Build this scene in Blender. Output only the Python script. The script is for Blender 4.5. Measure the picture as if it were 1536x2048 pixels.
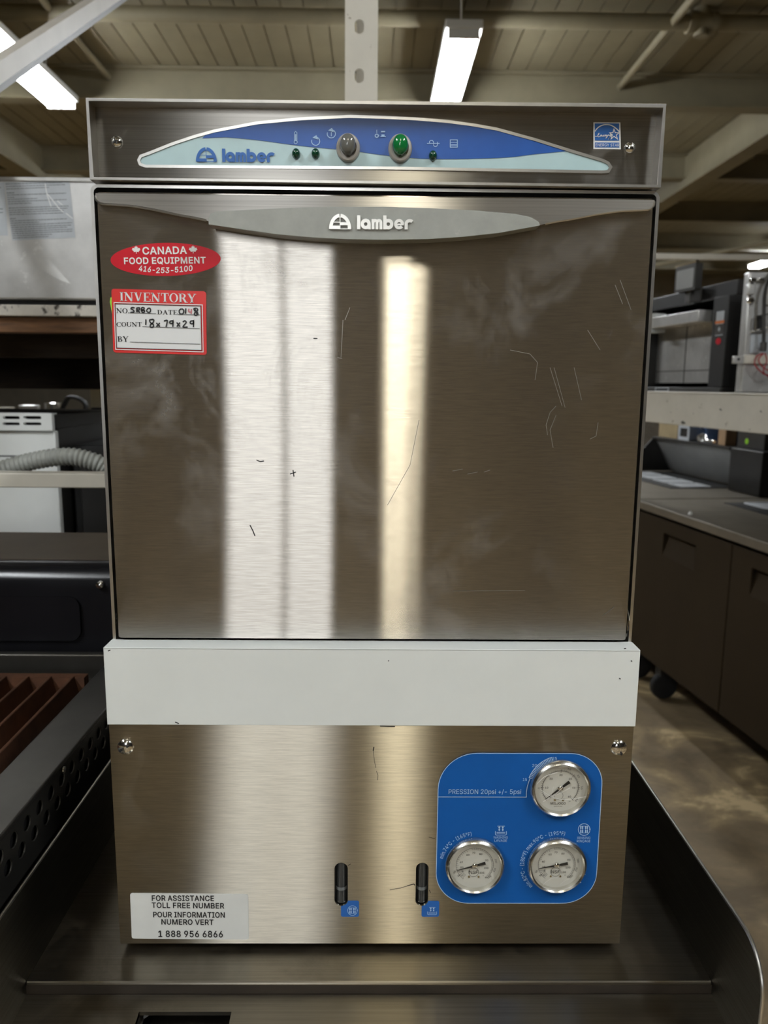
import bpy, math, random
from mathutils import Vector, Matrix
from mathutils.geometry import tessellate_polygon

random.seed(7)
PI = math.pi
scene = bpy.context.scene
for o in list(bpy.data.objects):
    bpy.data.objects.remove(o, do_unlink=True)
COL = scene.collection

# ------------------------------------------------------------------ camera
F_PX = 1540.0                       # focal length in pixels of the 1536 x 2048 frame
CAM = Vector((0.00018, -0.63004, 1.40))
PITCH, YAW, ROLL = 0.1639, 0.012705, -0.009123
fwd = Vector((math.sin(YAW) * math.cos(PITCH), math.cos(YAW) * math.cos(PITCH), -math.sin(PITCH)))
rgt = Vector((math.cos(YAW), -math.sin(YAW), 0))
dwn = fwd.cross(rgt)
R_ = rgt * math.cos(ROLL) + dwn * math.sin(ROLL)
D_ = dwn * math.cos(ROLL) - rgt * math.sin(ROLL)
cam_data = bpy.data.cameras.new('camera')
cam = bpy.data.objects.new('camera', cam_data)
COL.objects.link(cam)
cam.matrix_world = Matrix((
    (R_.x, -D_.x, -fwd.x, CAM.x), (R_.y, -D_.y, -fwd.y, CAM.y), (R_.z, -D_.z, -fwd.z, CAM.z), (0, 0, 0, 1)))
cam_data.sensor_fit = 'VERTICAL'
cam_data.sensor_height = 36.0
cam_data.lens = F_PX / 2048.0 * 36.0
cam_data.clip_start, cam_data.clip_end = 0.02, 100
cam_data.dof.use_dof = True
cam_data.dof.focus_distance = 0.68
cam_data.dof.aperture_fstop = 9.0
scene.camera = cam


def at(px, py, Y):
    """the point of the vertical plane y = Y measured at a photo pixel"""
    r = R_ * ((px - 768) / F_PX) + D_ * ((py - 1024) / F_PX) + fwd
    t = (Y - CAM.y) / r.y
    return CAM + r * t


# ------------------------------------------------------------------ world, light level
w = bpy.data.worlds.new('world')
scene.world = w
w.use_nodes = True
w.node_tree.nodes['Background'].inputs[0].default_value = (0.02, 0.02, 0.02, 1)
w.node_tree.nodes['Background'].inputs[1].default_value = 0.3
scene.view_settings.view_transform = 'Standard'
scene.view_settings.look = 'None'
scene.view_settings.gamma = 1
scene.view_settings.use_curve_mapping = False
scene.view_settings.exposure = 0.0
scene.cycles.use_denoising = True
scene.cycles.max_bounces = 8
scene.cycles.caustics_reflective = False
scene.cycles.caustics_refractive = False
scene.cycles.sample_clamp_indirect = 6.0
TUBE_LIGHT = 92.0        # radiance of the fluorescent tubes
TUBE_LIGHT_WARM = 27.0   # the older lamp over the aisle in front of the machine
WINDOW_LIGHT = 8.0       # overcast daylight in the window of the front wall


# ------------------------------------------------------------------ materials
def nodes(name):
    m = bpy.data.materials.new(name)
    m.use_nodes = True
    nt = m.node_tree
    nt.nodes.clear()
    out = nt.nodes.new('ShaderNodeOutputMaterial')
    return m, nt, out


def coords(nt, scale=(1, 1, 1)):
    tc = nt.nodes.new('ShaderNodeTexCoord')
    mp = nt.nodes.new('ShaderNodeMapping')
    mp.inputs['Scale'].default_value = scale
    nt.links.new(tc.outputs['Object'], mp.inputs['Vector'])
    return mp.outputs['Vector']


def noise(nt, scale, vec, detail=4, rough=.6, dist=0):
    n = nt.nodes.new('ShaderNodeTexNoise')
    n.inputs['Scale'].default_value = scale
    n.inputs['Detail'].default_value = detail
    n.inputs['Roughness'].default_value = rough
    n.inputs['Distortion'].default_value = dist
    nt.links.new(vec, n.inputs['Vector'])
    return n.outputs['Fac']


def ramp(nt, fac, stops):
    r = nt.nodes.new('ShaderNodeValToRGB')
    while len(r.color_ramp.elements) < len(stops):
        r.color_ramp.elements.new(.5)
    for e, (p, c) in zip(r.color_ramp.elements, stops):
        e.position = p
        e.color = (c[0], c[1], c[2], 1) if not isinstance(c, (int, float)) else (c, c, c, 1)
    nt.links.new(fac, r.inputs['Fac'])
    return r.outputs['Color']


def mul(c, k):
    return tuple(min(1.0, x * k) for x in c[:3])


def pm(name, col, rough=.5, metal=0.0, var=.12, scale=25, stretch=(1, 1, 1), bump=0.0, spec=.5, spots=None, coat=0):
    """plain procedural material: colour broken up by noise, optional spots of another colour"""
    m, nt, out = nodes(name)
    b = nt.nodes.new('ShaderNodeBsdfPrincipled')
    v = coords(nt, stretch)
    f = noise(nt, scale, v)
    c = ramp(nt, f, [(.3, mul(col, 1 - var)), (.7, mul(col, 1 + var))])
    if spots:
        sc, thr, scol = spots
        f2 = noise(nt, sc, v, 6, .65)
        msk = ramp(nt, f2, [(thr, 0.0), (min(.99, thr + .04), 1.0)])
        mx = nt.nodes.new('ShaderNodeMix')
        mx.data_type = 'RGBA'
        nt.links.new(msk, mx.inputs['Factor'])
        nt.links.new(c, mx.inputs['A'])
        mx.inputs['B'].default_value = (*scol, 1)
        c = mx.outputs['Result']
    nt.links.new(c, b.inputs['Base Color'])
    b.inputs['Roughness'].default_value = rough
    b.inputs['Metallic'].default_value = metal
    b.inputs['Specular IOR Level'].default_value = spec
    b.inputs['Coat Weight'].default_value = coat
    if bump:
        bp = nt.nodes.new('ShaderNodeBump')
        bp.inputs['Strength'].default_value = bump
        bp.inputs['Distance'].default_value = .002
        nt.links.new(f, bp.inputs['Height'])
        nt.links.new(bp.outputs['Normal'], b.inputs['Normal'])
    nt.links.new(b.outputs[0], out.inputs[0])
    return m


def steel(name, col, ax, ay, tangent=(1, 0, 0), stretch=(4, 4, 700), smudge=.25, smudge_scale=9, smudge_col=(.5, .48, .45), broad=.18, thr=.55, wob=0.0):
    """brushed stainless steel: narrow along the brushing, wide across it, with greasy smudges"""
    m, nt, out = nodes(name)
    v = coords(nt, stretch)
    lines = noise(nt, 1.0, v, 3, .7)
    c = ramp(nt, lines, [(.25, mul(col, .82)), (.75, mul(col, 1.14))])
    g = nt.nodes.new('ShaderNodeBsdfAnisotropic')
    g.distribution = 'BECKMANN'
    # alpha_x = r^2 (1-a), alpha_y = r^2 / (1-a)
    one_a = math.sqrt(ax / ay)
    g.inputs['Roughness'].default_value = math.sqrt(math.sqrt(ax * ay))
    g.inputs['Anisotropy'].default_value = 1 - one_a
    tv = nt.nodes.new('ShaderNodeCombineXYZ')
    for i in range(3):
        tv.inputs[i].default_value = tangent[i]
    nt.links.new(tv.outputs[0], g.inputs['Tangent'])
    nt.links.new(c, g.inputs['Color'])
    g2 = nt.nodes.new('ShaderNodeBsdfAnisotropic')
    g2.inputs['Roughness'].default_value = .5
    g2.inputs['Anisotropy'].default_value = 0
    nt.links.new(c, g2.inputs['Color'])
    m1 = nt.nodes.new('ShaderNodeMixShader')
    m1.inputs[0].default_value = broad
    nt.links.new(g.outputs[0], m1.inputs[1])
    nt.links.new(g2.outputs[0], m1.inputs[2])
    v2 = coords(nt, (1, 1, .8))
    s = noise(nt, smudge_scale, v2, 8, .68, .6)
    s2 = noise(nt, smudge_scale * .35, v2, 2, .5)
    mm = nt.nodes.new('ShaderNodeMath')
    mm.operation = 'MULTIPLY'
    nt.links.new(ramp(nt, s, [(thr, 0.0), (thr + .2, 1.0)]), mm.inputs[0])
    nt.links.new(ramp(nt, s2, [(.42, 0.0), (.68, smudge)]), mm.inputs[1])
    d = nt.nodes.new('ShaderNodeBsdfDiffuse')
    d.inputs['Color'].default_value = (*smudge_col, 1)
    m2 = nt.nodes.new('ShaderNodeMixShader')
    nt.links.new(mm.outputs[0], m2.inputs[0])
    nt.links.new(m1.outputs[0], m2.inputs[1])
    nt.links.new(d.outputs[0], m2.inputs[2])
    if wob:
        wn = noise(nt, 3.0, coords(nt, (1, 1, .5)), 1, .4)
        bp = nt.nodes.new('ShaderNodeBump')
        bp.inputs['Strength'].default_value = 1.0
        bp.inputs['Distance'].default_value = wob
        nt.links.new(wn, bp.inputs['Height'])
        nt.links.new(bp.outputs['Normal'], g.inputs['Normal'])
    nt.links.new(m2.outputs[0], out.inputs[0])
    return m


def emit(name, col, strength):
    m, nt, out = nodes(name)
    e = nt.nodes.new('ShaderNodeEmission')
    f = noise(nt, 3.0, coords(nt))
    nt.links.new(ramp(nt, f, [(.3, mul(col, .97)), (.7, col)]), e.inputs['Color'])
    e.inputs['Strength'].default_value = strength
    nt.links.new(e.outputs[0], out.inputs[0])
    return m


def glass(name, tint=(1, 1, 1), gloss=.06, rough=.05):
    m, nt, out = nodes(name)
    t = nt.nodes.new('ShaderNodeBsdfTransparent')
    t.inputs[0].default_value = (*tint, 1)
    g = nt.nodes.new('ShaderNodeBsdfAnisotropic')
    g.inputs['Anisotropy'].default_value = 0
    f = noise(nt, 60, coords(nt), 3)
    nt.links.new(ramp(nt, f, [(.3, rough * .6), (.7, rough * 1.6)]), g.inputs['Roughness'])
    mx = nt.nodes.new('ShaderNodeMixShader')
    mx.inputs[0].default_value = gloss
    nt.links.new(t.outputs[0], mx.inputs[1])
    nt.links.new(g.outputs[0], mx.inputs[2])
    nt.links.new(mx.outputs[0], out.inputs[0])
    return m


M = {}
M['door_steel'] = steel('door_steel', (.50, .47, .43), .0034, .36, stretch=(45, 9, 900), smudge=.42, smudge_scale=13, broad=.06, thr=.50)
M['panel_steel'] = steel('panel_steel', (.54, .50, .42), .016, .50, stretch=(45, 9, 900), broad=.06, smudge=.22, smudge_scale=16, smudge_col=(.45, .42, .36))
M['hood_steel'] = steel('hood_steel', (.33, .315, .29), .03, .30, smudge=.36, smudge_scale=34, smudge_col=(.36, .34, .31), broad=.10, thr=.5)
M['lip_steel'] = steel('lip_steel', (.55, .53, .50), .03, .35, smudge=.35, smudge_scale=26)
M['deck_steel'] = steel('deck_steel', (.29, .262, .215), .05, .30, stretch=(6, 500, 6), smudge=.55, smudge_scale=22, smudge_col=(.10, .08, .055), thr=.46)
M['riser_dark_reflection'] = pm('riser_dark_reflection', (.022, .016, .011), .5, 0, .3, 30)  # near-black stands in for steel mirroring the dark floor
M['brace_paint'] = pm('brace_paint', (.88, .82, .72), .45, 0, .05, 10)
M['guard_steel'] = steel('guard_steel', (.14, .132, .115), .25, .12, tangent=(0, 1, 0), stretch=(4, 4, 500), smudge=.15, smudge_col=(.1, .09, .08))
M['edge_steel'] = pm('edge_steel', (.72, .70, .66), .28, 1.0, .08, 60)
M['frame_steel'] = pm('frame_steel', (.50, .48, .45), .32, 1.0, .1, 60)
M['chrome'] = pm('chrome', (.86, .85, .82), .13, 1.0, .06, 50)
M['bezel_steel'] = pm('bezel_steel', (.80, .78, .73), .24, 1.0, .08, 60)
M['sheet_steel'] = pm('sheet_steel', (.66, .65, .63), .36, .7, .12, 14, spots=(30, .62, (.8, .79, .77)))
M['back_steel'] = pm('back_steel', (.38, .36, .33), .45, 1.0, .12, 20)
M['white_enamel'] = pm('white_enamel', (.86, .88, .86), .38, 0, .03, 12)
M['white_film'] = pm('white_film', (.80, .82, .79), .35, 0, .025, 18, spots=(55, .73, (.55, .52, .44)))
M['old_white_paint'] = pm('old_white_paint', (.68, .64, .55), .45, 0, .06, 10, spots=(22, .66, (.30, .25, .17)))
M['chipped_paint'] = pm('chipped_paint', (.62, .58, .51), .5, 0, .12, 16, spots=(13, .55, (.06, .05, .04)))
M['cream_paint'] = pm('cream_paint', (.82, .76, .56), .55, 0, .08, 10)
M['ceiling_paint'] = pm('ceiling_paint', (.22, .19, .122), .6, 0, .10, 3, spots=(2.2, .70, (.17, .14, .085)))
M['beam_paint'] = pm('beam_paint', (.23, .20, .13), .55, 0, .10, 4)
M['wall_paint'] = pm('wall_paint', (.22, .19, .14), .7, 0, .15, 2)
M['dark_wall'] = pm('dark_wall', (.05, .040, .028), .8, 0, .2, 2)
M['black'] = pm('black_paint', (.012, .012, .012), .5, 0, .2, 20)
M['black_gloss'] = pm('black_gloss', (.010, .010, .012), .22, 0, .2, 8, spec=.3)
M['black_gap'] = pm('black_gasket', (.006, .006, .006), .7, 0, .2, 30)
M['dark_iron'] = pm('dark_iron', (.060, .052, .043), .42, .6, .2, 18, spots=(26, .66, (.10, .08, .055)))
M['dark_rail'] = pm('dark_rail', (.10, .095, .085), .35, .8, .15, 12)
M['rust'] = pm('rust', (.095, .038, .017), .8, .1, .35, 35, bump=.4)
M['brown_top'] = pm('brown_top', (.075, .058, .040), .55, 0, .2, 8, spots=(9, .72, (.35, .33, .30)))
M['wood'] = pm('wood', (.16, .075, .030), .7, 0, .45, 9, stretch=(1, 6, 8))
M['dark_wood'] = pm('dark_wood', (.045, .028, .015), .75, 0, .35, 9, stretch=(1, 6, 8))
M['prep_body'] = pm('prep_body', (.034, .023, .012), .75, 0, .08, 5, spec=.12)
M['prep_top'] = pm('prep_top', (.17, .145, .11), .5, .3, .15, 10)
M['prep_dark'] = pm('prep_dark', (.028, .026, .024), .5, .2, .15, 12)
M['lid_grey'] = pm('lid_grey', (.30, .30, .29), .42, .3, .1, 6)
M['machine_grey'] = pm('machine_grey', (.065, .062, .058), .45, .3, .12, 10)
M['machine_black'] = pm('machine_black', (.018, .017, .016), .5, .2, .12, 10)
M['hose'] = pm('hose_plastic', (.36, .37, .34), .5, 0, .08, 14)
M['handle_grey'] = pm('handle_grey', (.36, .37, .34), .42, 0, .08, 70, spots=(45, .68, (.46, .46, .42)))
M['silver_letter'] = pm('silver_letter', (.78, .77, .73), .3, .5, .06, 90)
M['fascia_blue'] = pm('fascia_blue', (.018, .105, .43), .32, 0, .06, 60)
M['fascia_pale'] = pm('fascia_pale', (.50, .68, .70), .32, 0, .05, 40)
M['gauge_blue'] = pm('gauge_blue', (.004, .100, .39), .55, 0, .05, 30, spec=.3)
M['logo_blue'] = pm('logo_blue', (.02, .13, .45), .35, 0, .05, 80)
M['pale_ink'] = pm('pale_ink', (.45, .66, .90), .4, 0, .05, 80)
M['white_ink'] = pm('white_ink', (.86, .86, .84), .4, 0, .04, 60)
M['black_ink'] = pm('black_ink', (.014, .014, .016), .5, 0, .1, 60)
M['grey_ink'] = pm('grey_ink', (.13, .14, .15), .5, 0, .1, 60)
M['pink_ink'] = pm('pink_ink', (.55, .20, .22), .5, 0, .1, 60)
M['red_sticker'] = pm('red_sticker', (.62, .006, .020), .4, 0, .08, 14, spec=.3)
M['orange_red'] = pm('orange_red', (.72, .022, .018), .35, 0, .07, 14)
M['paper'] = pm('paper_white', (.82, .83, .83), .45, 0, .03, 20)
M['label_white'] = pm('label_white', (.80, .80, .76), .4, 0, .06, 16, spots=(24, .68, (.55, .50, .42)))
M['label_grey'] = pm('label_grey', (.52, .55, .58), .4, 0, .05, 30)
M['lime'] = pm('lime_sticker', (.35, .75, .04), .45, 0, .06, 30)
M['lamp_green'] = pm('lamp_green', (.004, .05, .022), .1, 0, .1, 60, coat=.5)
M['button_green'] = pm('button_green', (.008, .19, .045), .12, 0, .06, 60, coat=.5)
M['button_grey'] = pm('button_grey', (.16, .16, .145), .12, 0, .06, 60, coat=.5)
M['bezel_beige'] = pm('bezel_beige', (.40, .37, .33), .25, 0, .06, 60, coat=.3)
M['dial'] = pm('dial_face', (.72, .70, .64), .45, 0, .04, 40)
M['brass'] = pm('brass', (.30, .22, .10), .3, 1.0, .1, 80)
M['gauge_glass'] = glass('gauge_glass', (.97, .97, .95), .07, .06)
M['crack'] = pm('scratched_film', (.85, .84, .80), .4, 0, .05, 80)
M['sight_dark'] = pm('sight_tube', (.035, .037, .038), .18, 0, .15, 40, coat=.4)
M['sight_band'] = pm('sight_band', (.16, .17, .17), .25, 0, .1, 60)
M['red_wire'] = pm('red_wire', (.35, .02, .025), .4, 0, .1, 40)
M['orange_label'] = pm('orange_label', (.75, .20, .04), .5, 0, .06, 30)
M['carton'] = pm('carton', (.34, .26, .14), .7, 0, .12, 14)
M['blue_plastic'] = pm('blue_plastic', (.02, .05, .12), .35, 0, .1, 20)
M['pale_wood'] = pm('pale_wood', (.42, .27, .15), .65, 0, .2, 12, stretch=(5, 5, 1))
M['pan_white'] = pm('pan_white', (.72, .74, .76), .3, .1, .06, 10)
M['rubber'] = pm('rubber', (.015, .015, .016), .6, 0, .1, 30)
M['lamp_body'] = pm('lamp_body', (.75, .75, .72), .4, 0, .04, 10)
M['tube_cool'] = emit('tube_cool', (.93, .97, 1.0), TUBE_LIGHT)
M['tube_warm'] = emit('tube_warm', (1.0, .93, .74), TUBE_LIGHT_WARM)
M['daylight'] = emit('daylight', (.95, .98, 1.0), WINDOW_LIGHT)


def floor_material():
    m, nt, out = nodes('stained_concrete')
    b = nt.nodes.new('ShaderNodeBsdfPrincipled')
    v = coords(nt)
    f = noise(nt, 2.6, v, 8, .62, .8)
    c = ramp(nt, f, [(.36, (.135, .098, .055)), (.50, (.225, .165, .094)), (.57, (.34, .25, .135)), (.63, (.62, .47, .26))])
    nt.links.new(c, b.inputs['Base Color'])
    f2 = noise(nt, 9, v, 5)
    nt.links.new(ramp(nt, f2, [(.3, .35), (.7, .7)]), b.inputs['Roughness'])
    nt.links.new(b.outputs[0], out.inputs[0])
    return m


M['floor'] = floor_material()

# ------------------------------------------------------------------ mesh building
ORI = {}


class Plane:
    """a flat drawing surface: u to the right, v up, n out of it"""
    def __init__(self, o, u=(1, 0, 0), v=(0, 0, 1)):
        self.o, self.u, self.v = Vector(o), Vector(u).normalized(), Vector(v).normalized()
        self.n = self.u.cross(self.v)

    def p(self, x, y, h=0.0):
        return self.o + self.u * x + self.v * y + self.n * h

    def rot(self, a):
        q = Plane(self.o, self.u * math.cos(a) + self.v * math.sin(a), self.v * math.cos(a) - self.u * math.sin(a))
        return q

    def sub(self, x, y, a=0.0, h=0.0):
        q = Plane(self.p(x, y, h), self.u, self.v)
        return q.rot(a) if a else q


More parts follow.
